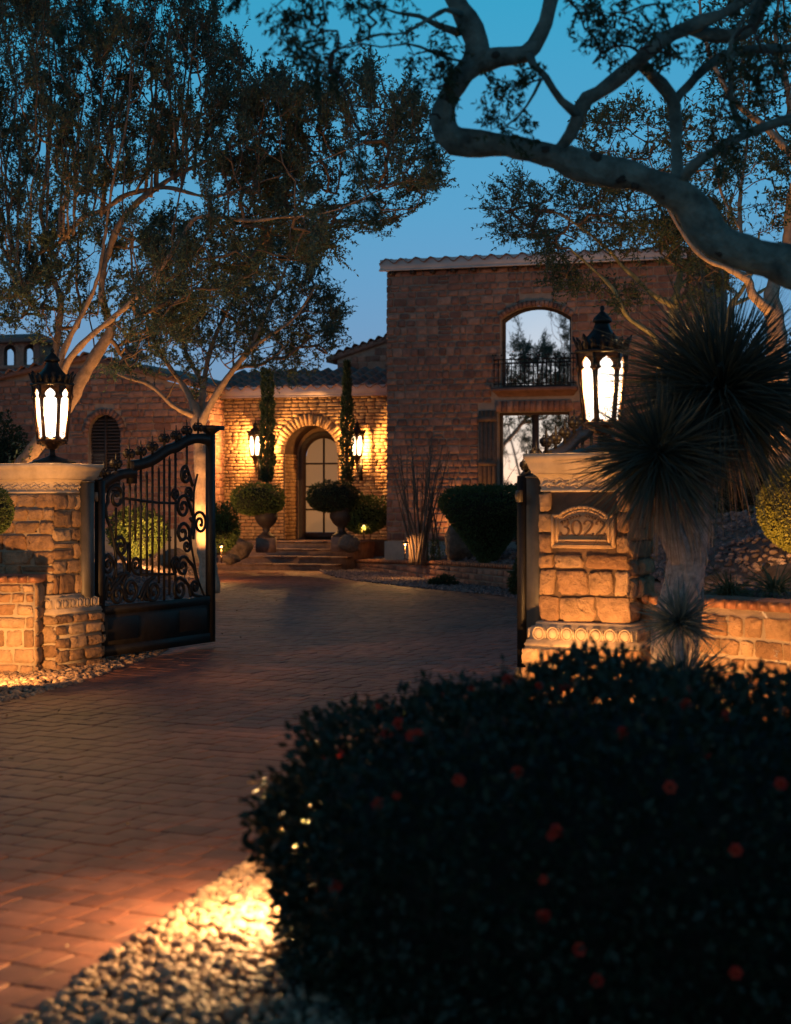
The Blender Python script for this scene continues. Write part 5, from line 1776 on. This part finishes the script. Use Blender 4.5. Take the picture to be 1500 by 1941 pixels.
# knots and scars on the overhanging limb
otree = [o for o in COL.objects if o.name.startswith('overhanging_tree')][0]
for px, py, r_ in ((1035, 283, 11), (1128, 300, 17), (1178, 338, 14), (852, 188, 9), (940, 104, 9), (905, 262, 9), (1018, 268, 7), (1205, 352, 9), (1330, 440, 16), (1365, 478, 10), (1260, 372, 8), (1198, 122, 10), (1318, 312, 7)):
    q = P(px, py, YF - .055)
    m_ = MB(); v = ICO2[0] * (1, .6, .75) * (1 + rng.normal(0, .14, (len(ICO2[0]), 1))) * (r_ / FPX * YF)
    m_.add(v + q - np.array(otree.location), [ICO2[1]])
    m_.build('knot', M['bark_scar'], otree, True)

# --- clipped and loose shrubs: a shaped body of leaves around a near-black solid core for the inner shade
def shrub(name, label, c, shape, n, leaf, mat, dens_in=.25, group=None, cat='shrub', bump_=.06, stem=None, core=.86, noise_f=3.0):
    """shape(dirs)->radius vector scale (n,3); c base centre"""
    root = thing(name, label, cat, tuple(float(q) for q in c), 0, group)
    D = unit(rng.normal(size=(n, 3)))
    ph = rng.uniform(0, 6, 6)
    lump = lambda d: 1 + bump_ * (np.sin(noise_f * d[:, 0] * 2 + ph[0]) * np.sin(noise_f * d[:, 1] * 2 + ph[1]) + .7 * np.sin(noise_f * 2.3 * d[:, 2] * 2 + ph[2]) * np.sin(noise_f * 2.1 * d[:, 0] * 2 + ph[3]))
    S = shape(D) * lump(D)[:, None]
    depth = np.where(rng.random(n) < dens_in, rng.uniform(.75, 1, n), rng.uniform(.95, 1.03, n))[:, None]
    Pn = S * depth
    LD = D + rng.normal(0, .7, (n, 3))
    sz = rng.uniform(.7, 1.3, n)
    leaf_mesh('foliage', Pn, LD, leaf[0] * sz, leaf[1] * sz, mat, root)
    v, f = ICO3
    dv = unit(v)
    m_ = MB(); m_.add(shape(dv) * lump(dv)[:, None] * core, [f]); m_.build('dark_core', M['core'], root, True)
    if stem:
        m_ = MB(); m_.tube(stem, np.linspace(.05, .035, len(stem)), 8); m_.build('stem', M['twig'], root)
    return root

def ell(rx, ry, rz, zc, pw=2.0):
    def f(D):
        k = (np.abs(D) ** pw).sum(1) ** (1 / pw)
        return D / k[:, None] * (rx, ry, rz) + np.array([0, 0, zc])
    return lambda D: f(D)

def cup(rt, rb, h, ry=None):
    """topiary wide at the shoulder, tapering to its foot, rounded top"""
    def f(D):
        s = D[:, 2]
        z = h * .76 + h * np.where(s > 0, .24 * np.sin(s * np.pi / 2), .76 * s)
        r = np.where(s > 0, rt * np.clip(1 - s ** 2, 0, 1) ** .55, rb + (rt - rb) * np.clip(1 + s, 0, 1) ** 1.0)
        u = unit(D[:, :2])
        return np.stack([u[:, 0] * r, u[:, 1] * r * (ry or 1), z], 1)
    return f

def ground_at(px, py, Y, z=None):
    p = P(px, py, Y)
    return np.array([p[0], p[1], z if z is not None else p[2]])

p = ground_at(924, 1055, 33.0); p[2] = float(bed_z(p[0], p[1])) - .02
shrub('topiary_shrub', 'big dark clipped topiary tapering to its foot in the raised bed', p, cup(.96, .10, 1.52), 20000, (.05, .026), M['leaf_topiary'], cat='shrub', bump_=.02, core=.93)
p = ground_at(1010, 1040, 35.6); p[2] = float(bed_z(p[0], p[1])) - .05
shrub('topiary_shrub', 'second clipped shrub behind the big topiary, beside the hinge post', p, cup(.5, .3, 1.45), 5000, (.06, .032), M['leaf_hedge'], bump_=.02, core=.93)
for lab, px, py, Y, rx, rz, n, mt in (
        ('lit rounded shrub glimpsed through the bars of the gate leaf', 262, 1010, 36.0, .62, .52, 7000, 'leaf_shrub'),
        ('loose lit shrub right of the gate, beside a path lamp', 421, 1000, 35.0, .34, .48, 4000, 'leaf_shrub'),
        ('loose shrub with glossy leaves right of the front door', 690, 975, 38.9, .55, .42, 6000, 'leaf_shrub'),
        ('dark hedge behind the left lantern', 5, 870, 30.0, .45, .75, 5000, 'leaf_hedge'),
        ('low dark shrub against the retaining wall beside the right pillar', 998, 1105, 29.3, .28, .42, 2500, 'leaf_hedge'),
        ('small dark plant at the foot of the retaining wall', 840, 1108, 32.8, .26, .16, 1200, 'leaf_hedge')):
    c = P(px, py, Y)
    shrub('shrub', lab, (c[0], c[1], c[2] - rz), ell(rx, rx * .8, rz, rz), n, (.065, .032), M[mt], bump_=.10, core=.72, dens_in=.6)
c = P(1524, 963, 15.5)
shrub('ball_topiary', 'golden clipped ball shrub cut by the right edge of the frame', (c[0], c[1], c[2] - .42), ell(.41, .41, .42, .42), 14000, (.026, .016), M['leaf_gold'], bump_=.025, core=.93)
c = P(-22, 968, 15.9)
shrub('ball_topiary', 'clipped ball shrub peeking in at the left edge before the pillar', (c[0], c[1], c[2] - .24), ell(.235, .235, .24, .24), 6000, (.022, .013), M['leaf_shrub'], bump_=.03, core=.93, stem=[(0, 0, -.9), (0, 0, 0), (0, 0, .1)])
# planting on the slope at the right
for lab, px, py, Y, rx, rz, n in (('dark leafy shrub under the pale tree at the right edge', 1490, 800, 23.5, .8, .8, 9000), ('dark shrub behind the large yucca head', 1330, 860, 26.5, 1.0, .8, 8000), ('dark shrub on the slope right of the topiary', 1180, 930, 30.0, 1.0, .7, 6000), ('dark hedge on the skyline at the far right', 1440, 720, 33.0, 1.2, 1.0, 7000), ('broad dark shrub low behind the golden ball', 1452, 905, 25.0, 1.5, .75, 9000)):
    c = P(px, py, Y)
    shrub('shrub', lab, (c[0], c[1], c[2] - rz), ell(rx, rx * .7, rz, rz), n, (.07, .035), M['leaf_hedge'], bump_=.12, core=.7, dens_in=.6)

# --- slim cypresses and urns by the door
def cypress(label, px, ytop, ybot, Y, wpx, n, topw=.25):
    a, b_ = P(px, ytop, Y), P(px, ybot, Y)
    h = a[2] - b_[2]; r0 = wpx / 2 / FPX * Y
    root = thing('cypress_tree', label, 'tree', tuple(float(q) for q in (b_[0], b_[1], b_[2])), 0, 'cypresses beside the door')
    t_ = rng.random(n)
    rr = r0 * np.interp(t_, [0, .15, .6, 1], [.6, 1, .85, topw]) * np.sqrt(rng.uniform(.3, 1, n)) * (1 + .15 * np.sin(t_ * 40))
    an = rng.uniform(0, 2 * np.pi, n)
    lean = (a[0] - b_[0])
    Pn = np.stack([rr * np.cos(an), rr * np.sin(an), t_ * h], 1)
    LD = np.stack([np.cos(an) * .5, np.sin(an) * .5, np.ones(n)], 1) + rng.normal(0, .35, (n, 3))
    sz = rng.uniform(.6, 1.3, n)
    leaf_mesh('crown', Pn, LD, .09 * sz, .03 * sz, M['leaf_dark'], root)
    m_ = MB(); m_.tube([(0, 0, -.6), (0, 0, .4), (0, 0, h * .9)], [.05, .045, .015], 8); m_.build('trunk', M['twig'], root)
    return root
cypress('slim cypress trained beside the left sconce', 507, 700, 915, 39.9, 28, 5000, .7)
cypress('slim pointed cypress beside the right sconce', 658, 686, 922, 40.0, 25, 4200)

def urn(label, px, ybase, ytop, Y, ph):
    c = P(px, ybase, Y); h = P(px, ytop, Y)[2] - c[2]
    root = thing('urn', label, 'urn', tuple(float(q) for q in c), 0, 'urns beside the door')
    b = MB(); b.lathe([(.21, 0), (.21, .05 * h), (.13, .12 * h), (.075, .2 * h), (.09, .26 * h), (.085, .3 * h), (.19, .42 * h), (.27, .6 * h), (.27, .72 * h), (.24, .8 * h), (.29, .94 * h), (.30, 1.0 * h), (.25, 1.0 * h), (.22, .9 * h)], 20)
    b.build('bowl', M['urn'], root, True)
    b = MB(); b.box(-.23, .23, -.23, .23, -.35, -.002); b.build('pedestal', M['step'], root)
    return c, h
M['urn'] = varied('urn_iron', [(.03, .019, .015), (.03, .019, .015)], nscale=9, bs=.3, bd=.005, rough=.6)
c, h = urn('dark urn on the left of the steps holding a clipped shrub', 505, 1019, 960, 38.9, 0)
shrub('urn_topiary', 'wide clipped shrub growing in the left urn', (c[0] - .2, c[1], c[2] + h - .25), ell(.60, .52, .35, .42, 2.6), 8000, (.05, .02), M['leaf_shrub'], bump_=.05, core=.9)
c, h = urn('dark urn partly before the front door holding a clipped shrub', 647, 1017, 958, 38.7, 0)
shrub('urn_topiary', 'wide clipped shrub growing in the urn before the door', (c[0] - .2, c[1], c[2] + h - .22), ell(.56, .48, .33, .42, 2.6), 7500, (.05, .02), M['leaf_hedge'], bump_=.05, core=.9)

# --- bare cane shrub against the tower
cc = P(800, 1045, 35.2); cc[2] = float(bed_z(cc[0], cc[1]))
oc = thing('cane_shrub', 'bare upright cane shrub against the tower wall', 'shrub', tuple(float(q) for q in cc), 0)
for i in range(34):
    bx = rng.normal(0, .13); by = rng.normal(0, .1)
    tx = np.clip(rng.normal(0, .5), -.72, .78) + bx * .8; h = rng.uniform(1.4, 2.85) * (1 - .2 * abs(tx))
    pts = smooth_path([(bx, by, -.05), (bx + tx * .3, by, h * .35), (bx + tx * .7, by + rng.normal(0, .1), h * .7), (bx + tx * 1.0, by + rng.normal(0, .15), h)], 5)
    m_ = MB(); m_.tube(pts, np.linspace(.020, .006, len(pts)) * rng.uniform(.7, 1.5), 6)
    for k in range(3):
        q = pts[rng.integers(6, len(pts) - 2)]
        e = q + np.array([rng.normal(0, .15), rng.normal(0, .1), rng.uniform(.2, .5)])
        m_.tube([q, (q + e) / 2 + (rng.normal(0, .02), 0, 0), e], [.007, .005, .002], 5)
    m_.build('cane', M['twig'], oc)
Pn = np.stack([rng.normal(.28, .1, 500), rng.normal(0, .12, 500), rng.uniform(.05, .5, 500)], 1)
leaf_mesh('foliage', Pn, rng.normal(0, 1, (500, 3)) + (0, 0, .6), .05, .022, M['leaf_shrub'], oc)

# --- yuccas
def blades(name, n, c, L, r0, mat, parent, zmin=-1.0, zmax=1.0, droop=.12, w=.011, rot=0):
    z = rng.uniform(zmin, zmax, n); a = rng.uniform(0, 2 * np.pi, n)
    s = np.sqrt(np.clip(1 - z * z, 0, 1))
    D = np.stack([s * np.cos(a), s * np.sin(a), z], 1)
    Ln = L * rng.uniform(.62, 1.1, n)
    droop = droop * rng.uniform(.2, 2.6, n) ** 1.2
    U = unit(np.cross(D, rng.normal(size=(n, 3))))
    bend = rng.normal(0, .09, (n, 3))
    B = np.asarray(c) + D * r0 + rng.normal(0, .012, (n, 3))
    g_ = np.array([0, 0, -1.0])
    K = 4
    rows = []
    for k in range(K + 1):
        t_ = k / K
        p_ = B + D * (Ln * t_)[:, None] + (g_ * droop[:, None] + bend) * (Ln * t_ ** 2)[:, None]
        wd = w * (1 - t_ ** 1.5) + .0012
        rows.append(np.stack([p_ + U * wd / 2, p_ - U * wd / 2], 1))
    V = np.stack(rows, 1).reshape(n, -1, 3)
    q = np.array([[2 * k, 2 * k + 1, 2 * k + 3, 2 * k + 2] for k in range(K)])
    me = bpy.data.meshes.new(name)
    fill(me, V.reshape(-1, 3), [(q[None] + (np.arange(n) * 2 * (K + 1))[:, None, None]).reshape(-1, 4)])
    return obj(name, me, mat, parent)

YY = 11.6
base = G(1282, 1345); base = P(1285, 1395, YY); base[2] = .05
yroot = thing('yucca_tree', 'tall two-headed yucca with pale thick trunk beside the right pillar', 'yucca', tuple(float(q) for q in base), 0)
h1 = P(1368, 745, YY + .1) - base; h2 = P(1250, 862, YY - .3) - base
m_ = MB()
tp = smooth_path([(.0, 0, -.05), (-.02, 0, .25), (-.015, 0, .8), (.05, .02, 1.15), (h1[0] * .6, .05, h1[2] - .5), (h1[0] * .92, h1[1], h1[2] - .12)], 8)
tr_ = np.interp(np.linspace(0, 1, len(tp)), [0, .12, .4, .6, .8, 1], [.19, .155, .15, .135, .10, .08])
m_.tube(tp, tr_ * (1 + .04 * np.sin(np.arange(len(tp)) * 2.1)), 18)
bp = smooth_path([tuple(tp[25]), (h2[0] * .6, h2[1] * .6, h2[2] - .45), (h2[0] * .98, h2[1], h2[2] - .08)], 6)
m_.tube(bp, np.linspace(.1, .06, len(bp)), 12)
trunk_y = m_.build('trunk', M['yucca_trunk'], yroot, True)
ft = []
fib = MB()
for i in range(260):                                            # fibrous old leaf bases hanging down the trunk
    k = int(rng.integers(3, len(tp) - 6)); a = rng.uniform(0, 2 * np.pi)
    o_ = np.array([math.cos(a), math.sin(a), 0])
    p0 = tp[k] + o_ * tr_[k] * 1.0
    p1 = p0 + o_ * .012 + np.array([rng.normal(0, .01), rng.normal(0, .01), -rng.uniform(.08, .2)])
    fib.tube([p0 + (0, 0, .03), (p0 + p1) / 2 + o_ * .008, p1], [.008, .007, .002], 4)
fib.build('leaf_bases', M['yucca_trunk'], yroot)
blades('leaf_rosette', 2300, h1, .92, .05, M['yucca_leaf'], yroot, -.85, 1, .10, .016)
blades('leaf_rosette', 1150, h2, .60, .05, M['yucca_leaf'], yroot, -.85, 1, .10, .015)
blades('dry_leaf_skirt', 200, h1 - (0, 0, .08), .62, .06, M['yucca_dead'], yroot, -1, -.75, .15, .014)
blades('dry_leaf_skirt', 150, h2 - (0, 0, .08), .5, .06, M['yucca_dead'], yroot, -1, -.78, .15, .014)
for lab, px, py, L, n in (('small grey-green yucca against the trunk of the tall one', 1288, 1180, .33, 380), ('low grey-green yucca below the small one, before the wall', 1297, 1300, .40, 520)):
    c = P(px, py, YY - .45)
    r_ = thing('yucca_plant', lab, 'yucca', (float(c[0]), float(c[1]), .05), 0, 'young yuccas at the foot of the tall one')
    blades('leaf_rosette', n, (0, 0, c[2] - .05), L, .02, M['yucca_blue'], r_, -.55, 1, .05, .011)
    m_ = MB(); m_.tube([(0, .05, 0), (0, .03, (c[2] - .05) * .5), (0, 0, c[2] - .05)], [.045, .04, .03], 8); m_.build('stem', M['yucca_trunk'], r_)

# --- grass clumps, boulders, trailing plant behind and over the right wall
for lab, px, py, Y, n, L in (('arching grass clump on top of the right wall', 1385, 1128, 13.6, 130, .5), ('arching grass clump beside a boulder above the right wall', 1470, 1122, 13.3, 130, .48)):
    c = P(px, py, Y)
    r_ = thing('grass_clump', lab, 'grass', tuple(float(q) for q in c), 0, 'grass clumps above the right wall')
    blades('blades', n, (0, 0, 0), L, .03, M['grass'], r_, .25, 1, .55, .009)

def boulder(label, c, s, seed):
    r_ = np.random.default_rng(seed)
    v, f = ICO3
    ph = r_.uniform(0, 6, 9)
    k = 1 + .13 * np.sin(3 * v[:, 0] + ph[0]) * np.sin(3.3 * v[:, 1] + ph[1]) + .09 * np.sin(5 * v[:, 2] + ph[2] + 2 * v[:, 0]) + .03 * np.sin(11 * v[:, 1] + ph[3]) + r_.normal(0, .012, len(v))
    m_ = MB(); m_.add(v * k[:, None] * s, [f])
    return tag(m_.build('boulder', M['boulder'], None, True, loc=tuple(float(q) for q in c), rotz=r_.uniform(0, 6)), label, 'boulder')
boulder('rounded boulder at the left end of the entry steps', P(452, 1040, 38.2), (.42, .3, .26), 1)
boulder('rounded boulder at the right end of the entry steps', P(662, 1030, 38.2), (.26, .25, .20), 2)
boulder('grey boulder leaning behind the big topiary', P(868, 1030, 34.6), (.34, .3, .42), 3)
boulder('pinkish boulder behind the grass above the right wall', P(1490, 1100, 14.6), (.20, .2, .16), 4)
boulder('low flat boulder above the right wall near the yucca trunk', P(1365, 1110, 15.0), (.2, .2, .09), 5)
boulder('small rock at the drive edge beside the lit shrub', P(438, 1060, 37.0), (.22, .2, .12), 6)
boulder('flat rock at the bed edge behind the gate leaf', P(330, 1060, 34.5), (.45, .3, .22), 8)

c = P(1438, 1140, 12.35)
r_ = thing('cholla_branch', 'thorny silvery stem hanging over the right wall', 'plant', tuple(float(q) for q in c), 0)
for st in ([(0, .05, .0), (.02, -.06, -.06), (.07, -.12, -.16), (.11, -.15, -.26), (.17, -.18, -.36), (.26, -.2, -.5)], [(.1, -.14, -.22), (.17, -.18, -.22), (.25, -.2, -.27), (.33, -.2, -.3)], [(.15, -.17, -.33), (.10, -.2, -.36), (.12, -.2, -.44)]):
    p_ = smooth_path(st, 7)
    m_ = MB(); m_.tube(p_, np.linspace(.016, .011, len(p_)), 7)
    for q in p_[::1]:
        for k in range(4):
            dv = unit(rng.normal(size=3)); m_.tube([q + dv * .01, q + dv * .034], [.006, .002], 4)
    m_.build('stem', M['silver'], r_)

# --- flowering hedge in the foreground
hc = np.array([.78, 6.05, 0.0])
HR3, HZC, HPW = np.array([1.22, 1.15, .57]), .51, 2.5
hedge = thing('flowering_hedge', 'large dark rounded hedge dotted with red flowers in the right foreground', 'hedge', tuple(hc), 0)
def hshape(D):
    k = (np.abs(D) ** HPW).sum(1) ** (1 / HPW)
    q = D / k[:, None] * HR3
    h_ = np.hypot(D[:, 0], D[:, 1]) + 1e-6
    kk = ((np.abs(D[:, 0]) / h_) ** HPW + (np.abs(D[:, 1]) / h_) ** HPW) ** (1 / HPW)
    lowr = np.where(D[:, 2] < 0, 1 - .10 * np.clip(-D[:, 2], 0, 1), 0)
    cyl = np.stack([D[:, 0] / h_ / kk * HR3[0] * lowr, D[:, 1] / h_ / kk * HR3[1] * lowr], 1)
    q[:, :2] = np.where(D[:, 2:3] < 0, cyl, q[:, :2])
    q[:, 2] += HZC
    q[:, 2] = np.maximum(q[:, 2], .02)
    return q
n = 46000
D = unit(rng.normal(size=(n, 3))); 
keep = ~((D[:, 1] > .55) & (D[:, 2] < .3)); D = D[keep]; n = len(D)
lump = 1 + .035 * np.sin(5 * D[:, 0] + 1) * np.sin(7 * D[:, 2] + 2) + .03 * np.sin(13 * D[:, 0] + 9 * D[:, 2]) + .025 * np.sin(21 * D[:, 2] + 17 * D[:, 1]) + rng.normal(0, .018, n)
Pn = hshape(D) * lump[:, None] * np.where(rng.random(n) < .5, rng.uniform(.84, 1, n), rng.uniform(.96, 1.03, n))[:, None]
sz = rng.uniform(.6, 1.3, n)
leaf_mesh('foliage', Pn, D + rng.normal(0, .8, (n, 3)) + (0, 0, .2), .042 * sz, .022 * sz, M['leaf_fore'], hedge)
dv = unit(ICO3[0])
m_ = MB(); m_.add(hshape(dv) * .91, [ICO3[1]]); m_.build('dark_core', M['core'], hedge, True)  # solid dark body, enlarged to block glints through the leaves
# sprigs that stand out of the outline
sp, sd = [], []
tw = MB()
for i in range(110):
    d_ = unit(rng.normal(size=3) + (0, -.2, .7))
    if d_[2] < .15: continue
    s0 = hshape(d_[None])[0] * .97
    e = s0 + unit(d_ + rng.normal(0, .35, 3)) * rng.uniform(.04, .13)
    tw.tube([s0 * .95, (s0 + e) / 2 + rng.normal(0, .008, 3), e], [.004, .003, .0015], 4)
    for k in range(12):
        t_ = rng.random(); sp.append(s0 + (e - s0) * t_); sd.append((e - s0) * 3 + rng.normal(0, .6, 3))
tw.build('twigs', M['twig_dark'], hedge, kind='stuff')
leaf_mesh('sprig_leaves', np.array(sp), np.array(sd), .036, .017, M['leaf_fore'], hedge)
# flowers: where the photograph shows them
fl = [(893, 1258), (845, 1317), (963, 1252), (1022, 1300), (1052, 1280), (1062, 1305), (1080, 1296), (734, 1392), (780, 1395), (792, 1393), (756, 1372), (717, 1525), (752, 1510), (645, 1430), (612, 1437), (636, 1680), (1045, 1585), (1055, 1575), (1031, 1668), (1026, 1735), (1035, 1738), (1098, 1800), (1132, 1860), (1270, 1493), (1395, 1612), (1395, 1845), (1480, 1487), (1264, 1330), (1302, 1310), (1378, 1358), (1300, 1336), (980, 1465), (720, 1290), (1180, 1390), (870, 1480), (1340, 1430)]
rosette = []
for k in range(3):
    fm = MB()
    for r_i, (cnt_, rad_, lift) in enumerate(((6, .020, .004), (5, .013, .012), (3, .007, .016))):
        for j in range(cnt_):
            a = 2 * math.pi * j / cnt_ + r_i * .5 + rng.normal(0, .1)
            o_ = np.array([math.cos(a), math.sin(a), 0]); u_ = np.array([-o_[1], o_[0], 0])
            fm.add([(0, 0, 0), o_ * rad_ * .6 + u_ * rad_ * .5 + (0, 0, lift * .6), o_ * rad_ + (0, 0, lift), o_ * rad_ * .6 - u_ * rad_ * .5 + (0, 0, lift * .6)], [[(0, 1, 2, 3)]])
    me = fm.mesh('flower'); me.materials.append(M['flower']); rosette.append(me)
camp = np.array([0, 0, HC])
for (px, py) in fl:
    ray = unit(P(px, py, 1.0) - camp)
    best = None
    for dpy in range(0, 120, 12):
      if best is not None: break
      ray = unit(P(px, py + dpy, 1.0) - camp)
      for t_ in np.arange(4.0, 8.5, .02):
        q = camp + ray * t_ - hc
        qq = (q - (0, 0, HZC)) / HR3
        if (np.abs(qq) ** HPW).sum() < 1.0 or (q[2] < HZC and (np.abs(qq[:2]) ** HPW).sum() < .97):
            best = q; break
    if best is None: 
        q = camp + ray * 6.3 - hc; best = q
    o = bpy.data.objects.new('flower', rosette[int(rng.integers(3))]); COL.objects.link(o); o.parent = hedge
    o.location = tuple(best - ray * .03)
    o.rotation_euler = Vector((-ray[0] + rng.normal(0, .3), -ray[1], -ray[2] + .4 + rng.normal(0, .3))).to_track_quat('Z', 'Y').to_euler()
    o.scale = (1.15,) * 3 if rng.random() < .6 else (.8,) * 3

# --- dry leaves blown over the paving
lf = rng.uniform((-5, 6), (2.2, 30), (900, 2))
lf = lf[inside(DRIVE, lf[:, 0], lf[:, 1])]
wgt = np.exp(-np.abs(lf[:, 0] - np.interp(lf[:, 1], R_EDGE[:, 1], R_EDGE[:, 0])) / .9) + .18
lf = lf[rng.random(len(lf)) < wgt]
nl = len(lf)
fl_ = leaf_mesh('fallen_leaves', np.c_[lf, np.full(nl, .042)], np.c_[rng.normal(size=(nl, 2)), rng.normal(0, .12, nl)], rng.uniform(.02, .05, nl), rng.uniform(.01, .02, nl), M['yucca_dead'], None)
tag(fl_, 'small dry leaves scattered over the paved driveway', 'leaves', kind='stuff')

# ------------------------------------------------------------------ landscape lamps
def path_lamp(label, p, h, energy, r=.09, col=WARM):
    root = thing('path_lamp', label, 'garden lamp', tuple(float(q) for q in p), 0, 'garden path lamps')
    m_ = MB(); m_.tube([(0, 0, -.1), (0, 0, h - .02)], .012, 8); m_.lathe([(.02, 0), (.02, .02), (.012, .05)], 8); m_.build('stake', M['fixture'], root, True)
    m_ = MB(); m_.lathe([(.02, h - .03), (r, h - .012), (r, h), (r * .5, h + .028), (.012, h + .04)], 18); m_.build('shade', M['fixture'], root)
    m_ = MB(); m_.lathe([(.001, h - .055), (.022, h - .05), (.022, h - .032), (.001, h - .031)], 10); m_.build('bulb', M['bulb'], root)
    point_light('lamp_light', (0, 0, h - .075), energy, col, .02, root)
    return root

def up_lamp(label, p, target, energy, angle=80, blend=.7, tilt=True):
    p = np.asarray(p, float); target = np.asarray(target, float)
    root = thing('garden_spotlight', label, 'garden lamp', tuple(p), 0, 'garden spotlights')
    d_ = unit(target - (p + (0, 0, .12)))
    m_ = MB(); m_.tube([(0, 0, -.08), (0, 0, .1)], .012, 6); m_.build('stake', M['fixture'], root, True)
    a = np.array([0, 0, .12]) - d_ * .05
    m_ = MB(); m_.tube([a, a + d_ * .02, a + d_ * .09], [.02, .035, .038], 12); m_.build('housing', M['fixture'], root, True)
    spot_light('lamp_light', tuple(a + d_ * .10), tuple(a + d_ * 2), energy, angle, blend, WARM, .03, root)
    return root


path_lamp('garden lamp hidden in the left flank of the flowering hedge', (-.45, 6.55, .03), .52, 330, .09, (1.0, .56, .22))
path_lamp('added garden lamp hidden behind the hedge, lighting the driveway', (1.25, 11.7, .03), .30, 150)  # added out of view to brighten the paving
path_lamp('mushroom path lamp beside the lit shrub left of the steps', P(420, 1058, 34.4), .27, 45)
path_lamp('mushroom path lamp under the shrub right of the front door', P(690, 1014, 38.6), .26, 35)
path_lamp('mushroom path lamp at the foot of the bare cane shrub', P(768, 1051, 35.0), .25, 45)
up_lamp('garden spotlight in front of the left garden wall', (-3.64, 14.65, .12), (-3.7, 16.7, .9), 230, 115)
up_lamp('garden spotlight at the foot of the numbered pillar', (1.02, 12.0, .05), (1.5, 13.0, 1.2), 130, 130)
up_lamp('garden spotlight at the foot of the right garden wall', (2.05, 11.1, .05), (2.75, 12.3, .55), 120, 140)
q = HW(HL(862, 1000, -.7)[0], -.7); q[2] = float(bed_z(q[0], q[1]))
up_lamp('garden spotlight washing the tower wall beside the canes', q, HW(HL(862, 1000, 0)[0], 0, 2.2), 75, 110)
q = P(285, 1064, 34.6)
up_lamp('garden spotlight before the shrub behind the gate', q, P(270, 960, 37.5), 420, 130)
up_lamp('garden spotlight washing the wing wall behind the gate', P(318, 1066, 37.2), P(318, 880, 39.8), 330, 120)
up_lamp('garden spotlight under the tall left tree', (-3.35, 19.6, .05), P(150, 740, 20.5), 430, 80)
up_lamp('garden spotlight in the left bed aimed into the tall crown', (-3.0, 22.6, .1), P(400, 350, 20.5), 260, 75)
up_lamp('garden spotlight under the small tree behind the gate', P(350, 1098, 27.2), P(380, 860, 28), 350, 90)
q = P(1425, 1000, 20.0); q[2] = float(bed_z(q[0], q[1]))
up_lamp('garden spotlight under the pale tree at right', q, P(1462, 600, 21), 330, 80)
q = P(1235, 950, 31.0); q[2] = float(bed_z(q[0], q[1]))
up_lamp('garden spotlight washing the right part of the tower', q, P(1235, 740, 36), 330, 90)
q = P(1270, 950, 24.0); q[2] = float(bed_z(q[0], q[1]))
up_lamp('garden spotlight under the greenish branched tree', q, P(1285, 560, 25), 240, 80)
q = P(1452, 1062, 14.7); q[2] = float(bed_z(q[0], q[1]))
up_lamp('garden spotlight before the golden ball shrub', q, P(1500, 960, 15.5), 60, 100)
